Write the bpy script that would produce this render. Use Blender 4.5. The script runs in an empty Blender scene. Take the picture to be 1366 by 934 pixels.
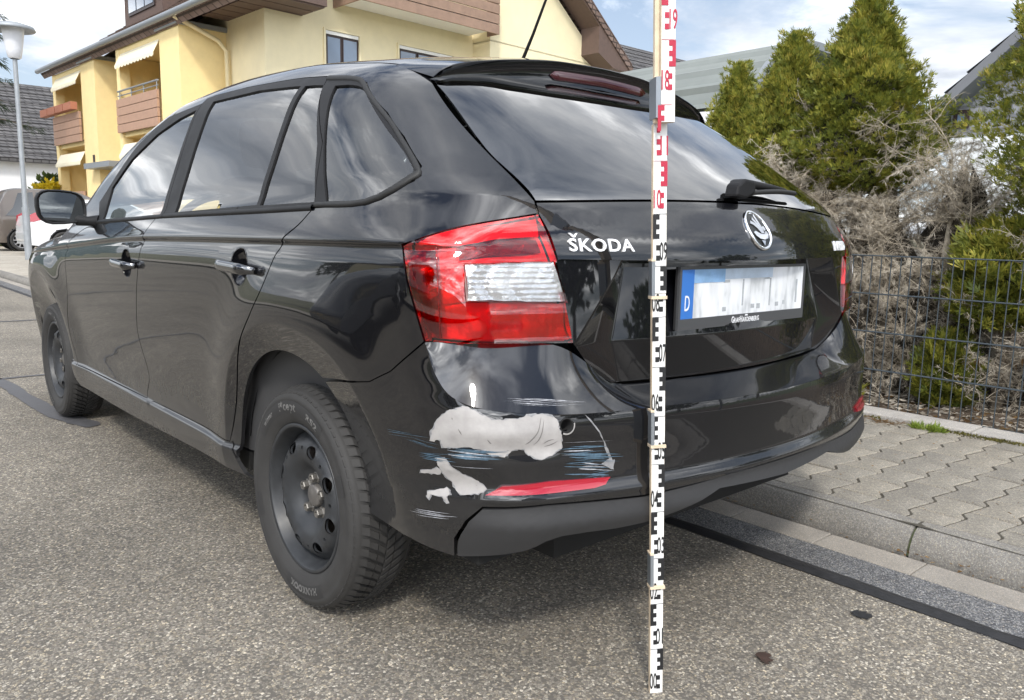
import bpy, bmesh, math, random
import numpy as np
from mathutils import Vector, Matrix
from mathutils.geometry import delaunay_2d_cdt
R = math.radians
scene = bpy.context.scene
C = scene.collection
rng = random.Random(7)
nrng = np.random.default_rng(11)

# ---------------------------------------------------------------- camera
cd = bpy.data.cameras.new("camera"); cam = bpy.data.objects.new("camera", cd); C.objects.link(cam)
CAMP = (-1.69564, -0.94907, 0.96348, 0.724, 0.14987, 0.019, 1063.04162)
def cam_axes(yaw, pitch, roll):
    f = np.array([math.sin(yaw)*math.cos(pitch), math.cos(yaw)*math.cos(pitch), -math.sin(pitch)])
    r = np.array([math.cos(yaw), -math.sin(yaw), 0.]); u = np.cross(r, f)
    c, s = math.cos(roll), math.sin(roll)
    return c*r+s*u, -s*r+c*u, f
ar, au, af = cam_axes(*CAMP[3:6])
cam.matrix_world = Matrix(((ar[0], au[0], -af[0], CAMP[0]), (ar[1], au[1], -af[1], CAMP[1]), (ar[2], au[2], -af[2], CAMP[2]), (0, 0, 0, 1)))
cd.sensor_width = 36; cd.lens = CAMP[6]/1366*36; cd.clip_start = .05; cd.clip_end = 3000
scene.camera = cam

# ---------------------------------------------------------------- light
SUN_AZ = math.atan2(-.68, -.735); SUN_EL = R(43)
world = bpy.data.worlds.new("World"); scene.world = world; world.use_nodes = True
wn = world.node_tree; wn.nodes.clear()
def node(nt, t, inp=None, **kw):
    n = nt.nodes.new(t)
    for k, v in kw.items(): setattr(n, k, v)
    for k, v in (inp or {}).items():
        if isinstance(v, bpy.types.NodeSocket): nt.links.new(v, n.inputs[k])
        else: n.inputs[k].default_value = v
    return n
def ramp(nt, fac, stops, interp='LINEAR'):
    n = nt.nodes.new('ShaderNodeValToRGB'); n.color_ramp.interpolation = interp
    e = n.color_ramp.elements
    while len(e) < len(stops): e.new(.5)
    for el, (p, c) in zip(e, stops):
        el.position = p; el.color = tuple(c)+(1,) if len(c) == 3 else ((c[0],)*3+(1,) if len(c) == 1 else c)
    nt.links.new(fac, n.inputs[0]); return n.outputs[0]
def mixc(nt, fac, a, b, blend='MIX'):
    n = nt.nodes.new('ShaderNodeMix'); n.data_type = 'RGBA'; n.blend_type = blend
    for i, v in ((0, fac), (6, a), (7, b)):
        if isinstance(v, bpy.types.NodeSocket): nt.links.new(v, n.inputs[i])
        else: n.inputs[i].default_value = v if i == 0 or len(v) == 4 else tuple(v)+(1,)
    return n.outputs[2]
def mth(nt, op, a, b=0., c=None, clamp=False):
    n = nt.nodes.new('ShaderNodeMath'); n.operation = op; n.use_clamp = clamp
    for i, v in enumerate((a, b) if c is None else (a, b, c)):
        if isinstance(v, bpy.types.NodeSocket): nt.links.new(v, n.inputs[i])
        else: n.inputs[i].default_value = v
    return n.outputs[0]
tc = node(wn, 'ShaderNodeTexCoord')
sky = node(wn, 'ShaderNodeTexSky', sky_type='NISHITA', sun_disc=False, sun_elevation=SUN_EL, sun_rotation=SUN_AZ, air_density=1.0, dust_density=1.2, ozone_density=1.3)
sep = node(wn, 'ShaderNodeSeparateXYZ', {0: tc.outputs['Generated']})
dz = mth(wn, 'MAXIMUM', mth(wn, 'ADD', sep.outputs[2], .12), .05)
cu = mth(wn, 'DIVIDE', sep.outputs[0], dz); cv = mth(wn, 'DIVIDE', sep.outputs[1], dz)
cvec = node(wn, 'ShaderNodeCombineXYZ', {0: cu, 1: cv, 2: 3.7}).outputs[0]
cl1 = node(wn, 'ShaderNodeTexNoise', {'Vector': cvec, 'Scale': .75, 'Detail': 9., 'Roughness': .58, 'Distortion': .5}).outputs[0]
cl2 = node(wn, 'ShaderNodeTexNoise', {'Vector': cvec, 'Scale': 1.3, 'Detail': 6., 'Roughness': .55, 'Distortion': .3}).outputs[0]
cover = ramp(wn, cl1, [(.40, (0,)), (.50, (.62,)), (.60, (1,))])
ccol = ramp(wn, cl2, [(.26, (.36, .40, .47)), (.40, (.62, .655, .72)), (.52, (.95, .97, 1.0)), (.66, (2.5, 2.5, 2.5))])
# clouds scatter forward: brightness added towards the sun to lift paint and glass reflections
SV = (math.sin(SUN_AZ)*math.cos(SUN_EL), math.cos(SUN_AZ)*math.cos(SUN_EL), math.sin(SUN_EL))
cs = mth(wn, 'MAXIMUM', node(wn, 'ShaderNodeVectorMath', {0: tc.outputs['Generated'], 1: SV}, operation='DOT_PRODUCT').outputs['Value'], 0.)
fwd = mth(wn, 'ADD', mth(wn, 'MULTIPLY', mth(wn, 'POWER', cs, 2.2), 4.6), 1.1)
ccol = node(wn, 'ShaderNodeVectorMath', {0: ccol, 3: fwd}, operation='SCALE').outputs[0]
skyc = mixc(wn, 1., sky.outputs[0], (.105, .11, .115), 'MULTIPLY')
# pale veil low above the horizon
veil = ramp(wn, sep.outputs[2], [(.0, (.75,)), (.25, (.42,)), (.6, (.0,))])
skyv = mixc(wn, veil, skyc, (.66, .74, .84))
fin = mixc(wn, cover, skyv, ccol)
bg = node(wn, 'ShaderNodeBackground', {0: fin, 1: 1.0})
wo = node(wn, 'ShaderNodeOutputWorld', {0: bg.outputs[0]})
sl = bpy.data.lights.new("sun", 'SUN'); sl.energy = 2.1; sl.angle = R(7.); sl.color = (1, .95, .87)
sun = bpy.data.objects.new("sun", sl); C.objects.link(sun)
sd = Vector((math.sin(SUN_AZ)*math.cos(SUN_EL), math.cos(SUN_AZ)*math.cos(SUN_EL), math.sin(SUN_EL)))
sun.rotation_euler = sd.to_track_quat('Z', 'Y').to_euler(); sun.location = (0, 0, 30)
scene.view_settings.view_transform = 'Standard'; scene.view_settings.look = 'None'
scene.view_settings.exposure = 0.28; scene.view_settings.gamma = 1.0

# ---------------------------------------------------------------- object helpers
def root_of(o):
    x = Vector((0, 0, 0))
    while o is not None:
        x = x+o.location; o = o.parent
    return x
def thing(name, label, cat, loc=(0, 0, 0), group=None, rz=0.):
    o = bpy.data.objects.new(name, None); C.objects.link(o); o.location = loc; o.empty_display_size = .1
    o.rotation_euler = (0, 0, rz)
    return tag(o, label, cat, group)
def tag(o, label=None, cat=None, group=None, kind=None):
    if label: o['label'] = label
    if cat: o['category'] = cat
    if group: o['group'] = group
    if kind: o['kind'] = kind
    return o
def link(name, me, mat=None, parent=None, local=False, loc=None):
    """mesh given in world coordinates unless local; the parent's base is subtracted"""
    o = bpy.data.objects.new(name, me); C.objects.link(o)
    if mat is not None and not me.materials: me.materials.append(mat)
    if parent is not None:
        o.parent = parent
        if not local: o.location = -root_of(parent)
    if loc is not None: o.location = loc
    return o
def mesh(name, v, f, mat=None, smooth=False, normals=None):
    me = bpy.data.meshes.new(name); me.from_pydata([tuple(map(float, p)) for p in v], [], [tuple(map(int, q)) for q in f])
    if mat is not None: me.materials.append(mat)
    if smooth: me.polygons.foreach_set('use_smooth', [True]*len(me.polygons))
    if normals is not None: me.normals_split_custom_set_from_vertices([tuple(map(float, n)) for n in normals])
    me.update(); return me
def obj(name, v, f, mat, parent=None, smooth=False, **kw):
    return link(name, mesh(name, v, f, mat, smooth), mat, parent, **kw)
class MB:
    """collects boxes, bars, tubes and lathes into one mesh"""
    def __init__(s): s.v = []; s.f = []; s.sm = []
    def add(s, v, f, smooth=False):
        b = len(s.v); s.v += [tuple(map(float, p)) for p in v]; s.f += [tuple(int(i)+b for i in q) for q in f]; s.sm += [smooth]*len(f); return s
    def box(s, lo, hi, M=None, bev=0.):
        x0, y0, z0 = lo; x1, y1, z1 = hi
        if bev > 0:
            bm = bmesh.new(); bmesh.ops.create_cube(bm, size=1.)
            for q in bm.verts: q.co = Vector(((x0+x1)/2+q.co.x*(x1-x0), (y0+y1)/2+q.co.y*(y1-y0), (z0+z1)/2+q.co.z*(z1-z0)))
            bmesh.ops.bevel(bm, geom=bm.edges[:], offset=bev, segments=2, affect='EDGES', profile=.6)
            bm.verts.index_update()
            v = [q.co.copy() for q in bm.verts]; f = [[q.index for q in fc.verts] for fc in bm.faces]; bm.free()
        else:
            v = [Vector(p) for p in ((x0,y0,z0),(x1,y0,z0),(x1,y1,z0),(x0,y1,z0),(x0,y0,z1),(x1,y0,z1),(x1,y1,z1),(x0,y1,z1))]
            f = [(0,3,2,1),(4,5,6,7),(0,1,5,4),(1,2,6,5),(2,3,7,6),(3,0,4,7)]
        if M is not None: v = [M @ p for p in v]
        return s.add(v, f)
    def tube(s, pts, r, n=8, cap=True, smooth=True):
        pts = [Vector(p) for p in pts]; rs = r if isinstance(r, (list, tuple)) else [r]*len(pts)
        v = []; f = []
        d = (pts[1]-pts[0]).normalized(); a = d.orthogonal().normalized()
        for i, p in enumerate(pts):
            d = ((pts[min(i+1, len(pts)-1)]-pts[max(i-1, 0)])).normalized()
            a = (a-d*a.dot(d)).normalized(); b = d.cross(a)
            for k in range(n):
                t = 2*math.pi*k/n; v.append(p+(a*math.cos(t)+b*math.sin(t))*rs[i])
        for i in range(len(pts)-1):
            for k in range(n):
                k2 = (k+1) % n; f.append((i*n+k, i*n+k2, (i+1)*n+k2, (i+1)*n+k))
        s.add(v, f, smooth)
        if cap:
            s.add(v[:n], [tuple(range(n-1, -1, -1))]); s.add(v[-n:], [tuple(range(n))])
        return s
    def lathe(s, prof, n=32, axis='z', c=(0, 0, 0), closed=False, smooth=True):
        c = Vector(c); v = []; f = []; m = len(prof)
        for k in range(n):
            t = 2*math.pi*k/n; co, si = math.cos(t), math.sin(t)
            for r, h in prof:
                v.append(c+(Vector((r*co, r*si, h)) if axis == 'z' else Vector((h, r*co, r*si)) if axis == 'x' else Vector((r*si, h, r*co))))
        for k in range(n):
            k2 = (k+1) % n
            for i in range(m if closed else m-1):
                j = (i+1) % m; f.append((k*m+i, k2*m+i, k2*m+j, k*m+j))
        return s.add(v, f, smooth)
    def prism(s, poly, h0, h1, M=None):
        n = len(poly); v = [Vector((p[0], p[1], h0)) for p in poly]+[Vector((p[0], p[1], h1)) for p in poly]
        if M is not None: v = [M @ p for p in v]
        f = [tuple(range(n-1, -1, -1)), tuple(range(n, 2*n))]+[(i, (i+1) % n, n+(i+1) % n, n+i) for i in range(n)]
        return s.add(v, f)
    def mesh(s, name, mat):
        me = bpy.data.meshes.new(name); me.from_pydata(s.v, [], s.f); me.materials.append(mat)
        me.polygons.foreach_set('use_smooth', s.sm); me.update()
        return me
    def build(s, name, mat, parent=None, **kw):
        return link(name, s.mesh(name, mat), mat, parent, **kw)
def autosmooth(o, ang=35):
    me = o.data
    bm = bmesh.new(); bm.from_mesh(me); bmesh.ops.remove_doubles(bm, verts=bm.verts[:], dist=1e-5); bmesh.ops.recalc_face_normals(bm, faces=bm.faces[:])
    for e in bm.edges:
        if len(e.link_faces) == 2 and e.calc_face_angle(0) > R(ang): e.smooth = False
    for fc in bm.faces: fc.smooth = True
    bm.to_mesh(me); bm.free(); return o
def fixn(o):
    me = o.data; bm = bmesh.new(); bm.from_mesh(me); bmesh.ops.recalc_face_normals(bm, faces=bm.faces[:]); bm.to_mesh(me); bm.free(); return o
def copy_tree(o, parent=None):
    c = o.copy(); C.objects.link(c); c.parent = parent
    for ch in list(o.children): copy_tree(ch, c)
    return c
def smoothed(pts, n=5, closed=False):
    P = np.array(pts, float); out = []
    m = len(P)
    for i in range(m if closed else m-1):
        if closed: p0, p1, p2, p3 = P[i-1], P[i], P[(i+1) % m], P[(i+2) % m]
        else: p1, p2 = P[i], P[i+1]; p0 = P[i-1] if i else 2*p1-p2; p3 = P[i+2] if i+2 < m else 2*p2-p1
        for k in range(n):
            t = k/n; out.append(.5*(2*p1+(p2-p0)*t+(2*p0-5*p1+4*p2-p3)*t*t+(3*p1-p0-3*p2+p3)*t**3))
    if not closed: out.append(P[-1])
    return np.array(out)
def text_mesh(txt, size, depth=.001, bold=0., spacing=1., align='CENTER'):
    cu_ = bpy.data.curves.new('t', 'FONT'); cu_.body = txt; cu_.size = size; cu_.extrude = depth; cu_.offset = bold; cu_.space_character = spacing
    cu_.align_x = align; cu_.align_y = 'CENTER'; cu_.resolution_u = 3
    o = bpy.data.objects.new('t', cu_); C.objects.link(o)
    dg = bpy.context.evaluated_depsgraph_get(); dg.update()
    me = bpy.data.meshes.new_from_object(o.evaluated_get(dg))
    bpy.data.objects.remove(o); bpy.data.curves.remove(cu_)
    V = np.array([v.co[:] for v in me.vertices]); Fc = [tuple(p.vertices) for p in me.polygons]
    bpy.data.meshes.remove(me); return V, Fc

# ---------------------------------------------------------------- materials
def newmat(name):
    m = bpy.data.materials.new(name); m.use_nodes = True; nt = m.node_tree; b = nt.nodes['Principled BSDF']; return m, nt, b
def simple(name, col, rough=.6, metal=0., spec=.5, coat=0., var=.0, vscale=20., bump=0., bscale=60., bdist=.002):
    m, nt, b = newmat(name)
    b.inputs['Roughness'].default_value = rough; b.inputs['Metallic'].default_value = metal
    b.inputs['Specular IOR Level'].default_value = spec; b.inputs['Coat Weight'].default_value = coat; b.inputs['Coat Roughness'].default_value = .04
    b.inputs['Base Color'].default_value = tuple(col)+(1,)
    if var or bump: t = node(nt, 'ShaderNodeTexCoord').outputs['Object']
    if var:
        n = node(nt, 'ShaderNodeTexNoise', {'Vector': t, 'Scale': vscale, 'Detail': 6., 'Roughness': .65}).outputs[0]
        c = ramp(nt, n, [(.25, tuple(x*(1-var) for x in col)), (.75, tuple(min(1, x*(1+var)) for x in col))])
        nt.links.new(c, b.inputs['Base Color'])
        nt.links.new(mth(nt, 'ADD', mth(nt, 'MULTIPLY', n, .3), rough-.15, clamp=True), b.inputs['Roughness'])
    if bump:
        n2 = node(nt, 'ShaderNodeTexNoise', {'Vector': t, 'Scale': bscale, 'Detail': 4.}).outputs[0]
        bp = node(nt, 'ShaderNodeBump', {'Height': n2, 'Strength': bump, 'Distance': bdist}); nt.links.new(bp.outputs[0], b.inputs['Normal'])
    return m

# ---------------------------------------------------------------- ground materials
def tcoord(nt): return node(nt, 'ShaderNodeTexCoord').outputs['Object']
def asphalt(name, scale, stops, gap, rough=.85, bump=.6, dist=.004, stain=.25, piece=False):
    m, nt, b = newmat(name); t = tcoord(nt)
    dn = node(nt, 'ShaderNodeTexNoise', {'Vector': t, 'Scale': scale*.8, 'Detail': 2.}); t0 = t; t = node(nt, 'ShaderNodeVectorMath', {0: t0, 1: node(nt, 'ShaderNodeVectorMath', {0: dn.outputs[1], 3: .9/scale}, operation='SCALE').outputs[0]}, operation='ADD').outputs[0]
    v1 = node(nt, 'ShaderNodeTexVoronoi', {'Vector': t, 'Scale': scale, 'Randomness': 1.}, voronoi_dimensions='3D')
    v2 = node(nt, 'ShaderNodeTexVoronoi', {'Vector': t, 'Scale': scale}, feature='DISTANCE_TO_EDGE')
    t = t0
    big = node(nt, 'ShaderNodeTexNoise', {'Vector': t, 'Scale': .9, 'Detail': 6., 'Roughness': .6}).outputs[0]
    mid = node(nt, 'ShaderNodeTexNoise', {'Vector': t, 'Scale': 9., 'Detail': 4.}).outputs[0]
    sx = node(nt, 'ShaderNodeSeparateColor', {0: v1.outputs['Color']})
    stone = ramp(nt, sx.outputs[0], stops)
    tint = ramp(nt, sx.outputs[1], [(.0, (.80, .78, .74)), (.5, (1, 1, 1)), (1., (1.10, 1.02, .88))])
    stone = mixc(nt, 1., stone, tint, 'MULTIPLY')
    edge = ramp(nt, v2.outputs['Distance'], [(.0, (0,)), (.16, (1,))])
    keep = ramp(nt, sx.outputs[2], [(.0, (.0,)), (.22, (.0,)), (.25, (1,))])      # some cells are bare binder
    k = mth(nt, 'MULTIPLY', edge, keep)
    c = mixc(nt, k, gap+(1,), stone)
    sh = ramp(nt, big, [(.30, (1-stain,)*3), (.55, (1, 1, 1)), (.8, (1.12,)*3)]); c = mixc(nt, 1., c, sh, 'MULTIPLY')
    sh = ramp(nt, mid, [(.30, (.86,)*3), (.6, (1, 1, 1))]); c = mixc(nt, 1., c, sh, 'MULTIPLY')
    oi = node(nt, 'ShaderNodeObjectInfo').outputs['Random']; c = mixc(nt, 1., c, ramp(nt, oi, [(0, (.86, .85, .84)), (.5, (1., .99, .97)), (1, (1.08, 1.05, 1.0))]), 'MULTIPLY') if piece else c
    nt.links.new(c, b.inputs['Base Color']); b.inputs['Roughness'].default_value = rough
    h = mth(nt, 'ADD', mth(nt, 'MULTIPLY', k, 1.), mth(nt, 'MULTIPLY', sx.outputs[1], .5))
    bp = node(nt, 'ShaderNodeBump', {'Height': h, 'Strength': bump, 'Distance': dist}); nt.links.new(bp.outputs[0], b.inputs['Normal'])
    return m
ROAD = asphalt('coarse_asphalt', 158., [(0, (.185, .167, .143)), (.3, (.25, .228, .194)), (.6, (.315, .288, .243)), (.85, (.41, .375, .31)), (1, (.66, .61, .52))], (.125, .113, .097), bump=.5, stain=.32)
ROADF = asphalt('fine_asphalt', 230., [(0, (.10, .105, .115)), (.5, (.19, .195, .205)), (1, (.36, .36, .36))], (.06, .06, .065), bump=.3, dist=.002)
CONC = asphalt('kerb_concrete', 300., [(0, (.20, .19, .175)), (.5, (.27, .258, .235)), (1, (.37, .355, .325))], (.17, .162, .15), bump=.3, dist=.0022, stain=.35)
PAVE = asphalt('paver_concrete', 330., [(0, (.25, .235, .205)), (.5, (.335, .315, .275)), (1, (.48, .455, .40))], (.20, .188, .168), bump=.25, dist=.0015, stain=.38, piece=True)
GUTT = asphalt('gutter_concrete', 420., [(0, (.29, .27, .245)), (.5, (.37, .35, .32)), (1, (.47, .45, .41))], (.24, .225, .21), bump=.15, dist=.001, stain=.30, piece=True)
EDGE = asphalt('edging_concrete', 300., [(0, (.42, .40, .38)), (.5, (.55, .53, .50)), (1, (.68, .66, .62))], (.36, .34, .32), bump=.2, dist=.001, stain=.35)
FORE = asphalt('forecourt_concrete', 60., [(0, (.36, .33, .28)), (.5, (.43, .40, .34)), (1, (.50, .47, .41))], (.33, .30, .26), bump=.1, dist=.002)
SANDJ = simple('joint_sand', (.060, .053, .040), .95, var=.4, vscale=60)
MOSSJ = simple('joint_moss', (.06, .075, .03), .95, var=.5, vscale=60)
TAR = simple('bitumen', (.018, .018, .020), .55, var=.4, vscale=30, bump=.5, bscale=120, bdist=.003)
TARG = simple('worn_bitumen', (.085, .085, .09), .6, var=.35, vscale=25, bump=.4, bscale=200, bdist=.002)
SOIL = simple('bare_soil', (.10, .072, .05), .95, var=.5, vscale=14, bump=.8, bscale=26, bdist=.03)
def sheet(name, x0, x1, y0, y1, z, mat, kind='structure'):
    o = obj(name, [(x0, y0, z), (x1, y0, z), (x1, y1, z), (x0, y1, z)], [(0, 1, 2, 3)], mat); o['kind'] = kind; return o
sheet('ground', -900, 900, -900, 900, -.03, simple('far_ground', (.13, .13, .075), .95, var=.4, vscale=.05))
sheet('road', -6.4, .395, -40, 120, 0, ROAD)
ts = MB(); rs_ = random.Random(2)
L = [(y, .395+rs_.uniform(-.006, .006), .452+rs_.uniform(-.008, .008)) for y in np.arange(-3.0, 30, .12)]
for (y, a, b), (y2, a2, b2) in zip(L[:-1], L[1:]): ts.add([(a-.004, y, .003), (b, y, .003), (b2, y2, .003), (a2-.004, y2, .003), (a*.5+b*.5, y, .0085), (a2*.5+b2*.5, y2, .0085)], [(0, 4, 5, 3), (4, 1, 2, 5)])
ts.build('tar_seam', TAR)['kind'] = 'structure'
sheet('road_margin', .395, .612, -40, 120, .001, ROADF)
gut = obj('gutter', [(.608, -40, -.006), (.770, -40, -.006), (.770, 120, -.006), (.608, 120, -.006)], [(0, 1, 2, 3)], SANDJ); gut['kind'] = 'structure'
gs = MB(); gs.box((.612, .0015, -.02), (.734, .2965, .004), bev=.003); gsm = gs.mesh('gutter_slab', GUTT)
gs2 = MB(); gs2.box((.612, .003, -.02), (.734, 59., .003)); gsm2 = gs2.mesh('gutter_slab', GUTT)
for k in range(-9, 40):
    o = link('gutter_slab', gsm, None, gut, local=True); o.location = (0, -.087+.2985*k, nrng.uniform(-.001, .001)); o.rotation_euler = (nrng.normal(0, .002), nrng.normal(0, .004), 0)
o = link('gutter_slab', gsm2, None, gut, local=True); o.location = (0, -.087+.2985*40, 0)
# kerb of rounded stones
kb = obj('kerb', [(.74, -40, -.02), (.86, -40, -.02), (.86, 120, .03), (.74, 120, -.02)], [(0, 1, 2, 3)], SANDJ); kb['kind'] = 'structure'
def kerb_mesh(L):
    prof = [(.752, -.03), (.752, .012), (.7545, .026), (.760, .042), (.769, .058), (.781, .072), (.797, .083), (.815, .0880), (.836, .0902), (.850, .0905), (.850, -.03)]
    m = MB(); V = []
    n = max(2, int(L/.06)); 
    for i in range(n+1):
        e = .004*(i in (0, n)); 
        for x, z in prof: V.append((x+e*.6+nrng.normal(0, .0005), .004+(L-.008)*i/n, z-e*.8+nrng.normal(0, .0006)*(z > 0)))
    q = len(prof); m.add(V, [(i*q+k, i*q+k+1, (i+1)*q+k+1, (i+1)*q+k) for i in range(n) for k in range(q-1)]+[tuple(range(q)), tuple(range(n*q+q-1, n*q-1, -1))], True)
    me = m.mesh('kerb_stone', CONC); bm = bmesh.new(); bm.from_mesh(me); bmesh.ops.recalc_face_normals(bm, faces=bm.faces[:])
    for e in bm.edges:
        if len(e.link_faces) == 2 and e.calc_face_angle(0) > R(50): e.smooth = False
    bm.to_mesh(me); bm.free(); return me
km = kerb_mesh(1.0); kl = kerb_mesh(50.)
for k in range(-4, 12):
    o = link('kerb_stone', km, None, kb, local=True); o.location = (nrng.normal(0, .0015), -.020+1.0*k, nrng.normal(0, .0012))
o = link('kerb_stone', kl, None, kb, local=True); o.location = (0, 11.98, 0)
for k in range(-2, 3): 
    m = MB(); m.prism([(.756, .0), (.760, .022), (.770, .044), (.784, .062), (.800, .073), (.836, .081), (.848, .081), (.848, 0)], -.0225+k, -.0175+k, Matrix(((1, 0, 0, 0), (0, 0, 1, 0), (0, 1, 0, 0), (0, 0, 0, 1)))); m.build('joint_moss', MOSSJ, kb)
# pavement of zigzag pavers
pv = obj('pavement', [(.80, -12, .0856), (2.165, -12, .0856), (2.165, 14, .0856), (.80, 14, .0856)], [(0, 1, 2, 3)], SANDJ); pv['kind'] = 'structure'
PX, PYY = .191, .1305
def zig(x, r):
    t = ((x-(1.167 if r % 2 else 1.267))/PX) % 1.
    return (-.013+.026*sst_(t/.24)) if t < .24 else (.013-.026*(t-.24)/.76)
def sst_(t): t = min(1, max(0, t)); return t*t*(3-2*t)
def paver_mesh(x0, x1, r):
    g = .0042; xs = [x0+g]+[x for x in np.arange(math.floor(x0/.0205)*.0205, x1, .01366) if x0+g+.004 < x < x1-g-.004]+[x1-g]
    g2 = .0042; lo = [(x, zig(x, r)+g2) for x in xs]; hi = [(x, zig(x, r+1)+PYY-g2) for x in xs][::-1]; P = lo+hi; n = len(P)
    c = np.mean(P, 0); Q = [(c[0]+(p[0]-c[0])*.982, c[1]+(p[1]-c[1])*.965) for p in P]
    cx_, cy_ = (x0+x1)/2, PYY/2; P = [(p[0]-cx_, p[1]-cy_) for p in P]; Q = [(p[0]-cx_, p[1]-cy_) for p in Q]
    m = MB(); V = [(p[0], p[1], .0) for p in P]+[(p[0], p[1], .0165) for p in P]+[(p[0], p[1], .0205) for p in Q]
    f = [(i, (i+1) % n, n+(i+1) % n, n+i) for i in range(n)]+[(n+i, n+(i+1) % n, 2*n+(i+1) % n, 2*n+i) for i in range(n)]+[tuple(range(2*n, 3*n))]
    m.add(V, f); return m.mesh('paver', PAVE)
pm = {}
npv = 0
for r in range(-8, 30):
    off = .963 if r % 2 else 1.055-PX
    edges = [.8505]+[off+PX*k for k in range(-2, 8) if .8505+.035 < off+PX*k < 2.165-.035]+[2.165]
    for a, b in zip(edges[:-1], edges[1:]):
        key = (round(a, 4), round(b, 4), r % 2)
        if key not in pm: pm[key] = paver_mesh(a, b, r)
        if npv < 300 and r < 30:
            o = link('paver', pm[key], None, pv, local=True); npv += 1
            o.location = ((a+b)/2, .043+PYY*(r+.5), .0695+nrng.normal(0, .0011)); o.rotation_euler = (nrng.normal(0, .008), nrng.normal(0, .007), nrng.normal(0, .006))
sheet('far_pavement', .842, 2.165, .043+PYY*30, 60, .089, FORE)
# concrete edging under the fence
ed = obj('edging', [(2.17, -12, .02), (2.34, -12, .02), (2.34, 14, .02), (2.17, 14, .02)], [(0, 1, 2, 3)], SANDJ); ed['kind'] = 'structure'
em_ = MB(); em_.box((2.172, .003, -.05), (2.332, .997, .105), bev=.006); emm = em_.mesh('edging_stone', EDGE)
for k in range(-5, 10):
    o = link('edging_stone', emm, None, ed, local=True); o.location = (nrng.normal(0, .002), .3+k, nrng.normal(0, .002))
# garden soil behind the fence (gently uneven)
gx = np.linspace(2.33, 7.0, 48); gy = np.linspace(-10, 15, 110); V = [(x, y, .075+.03*math.sin(x*5+y*3)*min(1, (x-2.33)*2)+.05*min(1, max(0, x-2.5))+nrng.normal(0, .008)) for y in gy for x in gx]
obj('soil', V, [(j*48+i, j*48+i+1, (j+1)*48+i+1, (j+1)*48+i) for j in range(109) for i in range(47)], SOIL, None, True)['kind'] = 'structure'
sheet('lawn', 7.0, 60, -40, 15, .08, simple('lawn_grass', (.07, .095, .03), .95, var=.4, vscale=3)); sheet('forecourt', 2.165, 60, 15, 70, .088, FORE); sheet('forecourt', 2.165, 7., 14., 15., .089, FORE)
sheet('far_pavement', -8.2, -6.4, -40, 120, .10, FORE)
# repairs and marks on the road
def decal(name, pts, mat, z=.004, label=None):
    P = smoothed(pts, 4, True)[:, :2]; P = P+nrng.normal(0, .004, P.shape); n = len(P); m = MB(); m.add([(p[0], p[1], z) for p in P], [tuple(range(n))]); o = m.build(name, mat); o['kind'] = 'structure'; return o
decal('tar_repair', [(-1.10, 5.2), (-.93, 4.52), (-.90, 4.1), (-.885, 3.75), (-.86, 3.45), (-.80, 3.2), (-.76, 3.12), (-.70, 3.16), (-.73, 3.32), (-.76, 3.5), (-.80, 3.8), (-.82, 4.15), (-.84, 4.6), (-.98, 5.2)], TARG)
for yy, w in ((7.9, .03), (4.66, .02)):
    m = MB(); V = []; xs = np.arange(-6.3, .39, .15)
    for x in xs: j = nrng.normal(0, .012); V += [(x, yy+.02*(x+3)+j-w, .004), (x, yy+.02*(x+3)+j+w, .004)]
    m.add(V, [(2*i, 2*i+2, 2*i+3, 2*i+1) for i in range(len(xs)-1)]); m.build('tar_joint', TARG)['kind'] = 'structure'
decal('tar_spot', [(.250, -.128), (.236, -.105), (.248, -.088), (.272, -.092), (.284, -.115), (.272, -.133)], TAR)
leaf_m = simple('dead_leaf', (.045, .025, .018), .8, var=.4, vscale=80)
decal('flat_leaf', [(-.150, -.085), (-.142, -.062), (-.118, -.046), (-.098, -.052), (-.112, -.07), (-.128, -.086)], leaf_m, .006)

# ---------------------------------------------------------------- car body shape (implicit solid, metres)
def pch(x, tab):
    xs = np.array(tab[0::2], float); ys = np.array(tab[1::2], float)
    h = np.diff(xs); d = np.diff(ys)/h
    m = np.zeros_like(xs); m[0] = d[0]; m[-1] = d[-1]
    for i in range(1, len(xs)-1):
        if d[i-1]*d[i] > 0:
            w1 = 2*h[i]+h[i-1]; w2 = h[i]+2*h[i-1]
            m[i] = (w1+w2)/(w1/d[i-1]+w2/d[i])
    x = np.asarray(x, float)
    i = np.clip(np.searchsorted(xs, x)-1, 0, len(xs)-2)
    t = (x-xs[i])/h[i]
    tc = np.clip(t, 0, 1)
    v = ((1+2*tc)*(1-tc)**2*ys[i]+tc*(1-tc)**2*h[i]*m[i]+tc*tc*(3-2*tc)*ys[i+1]+tc*tc*(tc-1)*h[i]*m[i+1])
    return v+np.where(t < 0, t*h[i]*m[0], 0)+np.where(t > 1, (t-1)*h[i]*m[-1], 0)
def sst(a, b, x):
    t = np.clip((x-a)/(b-a), 0, 1); return t*t*(3-2*t)
def smax(a, b, k):
    h = np.maximum(k-np.abs(a-b), 0)/k
    return np.maximum(a, b)+h*h*k*.25
G_TAB = (.12,.085,.18,.055,.24,.036,.30,.0255,.326,.0245,.3325,.0265,.3395,.0355,.346,.0375,.38,.0385,.45,.034,.52,.026,.60,.016,.68,.008,.76,.002,.83,0,
         .865,.0015,.888,.009,.894,.0105,.899,.0095,.9035,.0025,.909,.0015,.925,.007,.95,.019,1.0,.046,1.05,.063,1.1,.081,1.2,.116,1.3,.156,1.36,.185,1.42,.222,1.5,.28)
G2_TAB = (.12,.075,.18,.062,.24,.054,.30,.048,.34,.045,.38,.042,.45,.035,.52,.026)
W_TAB = (-.2,.84,.3,.850,.8,.853,1.6,.854,2.8,.853,3.5,.850,3.9,.825,4.3,.72)
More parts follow.
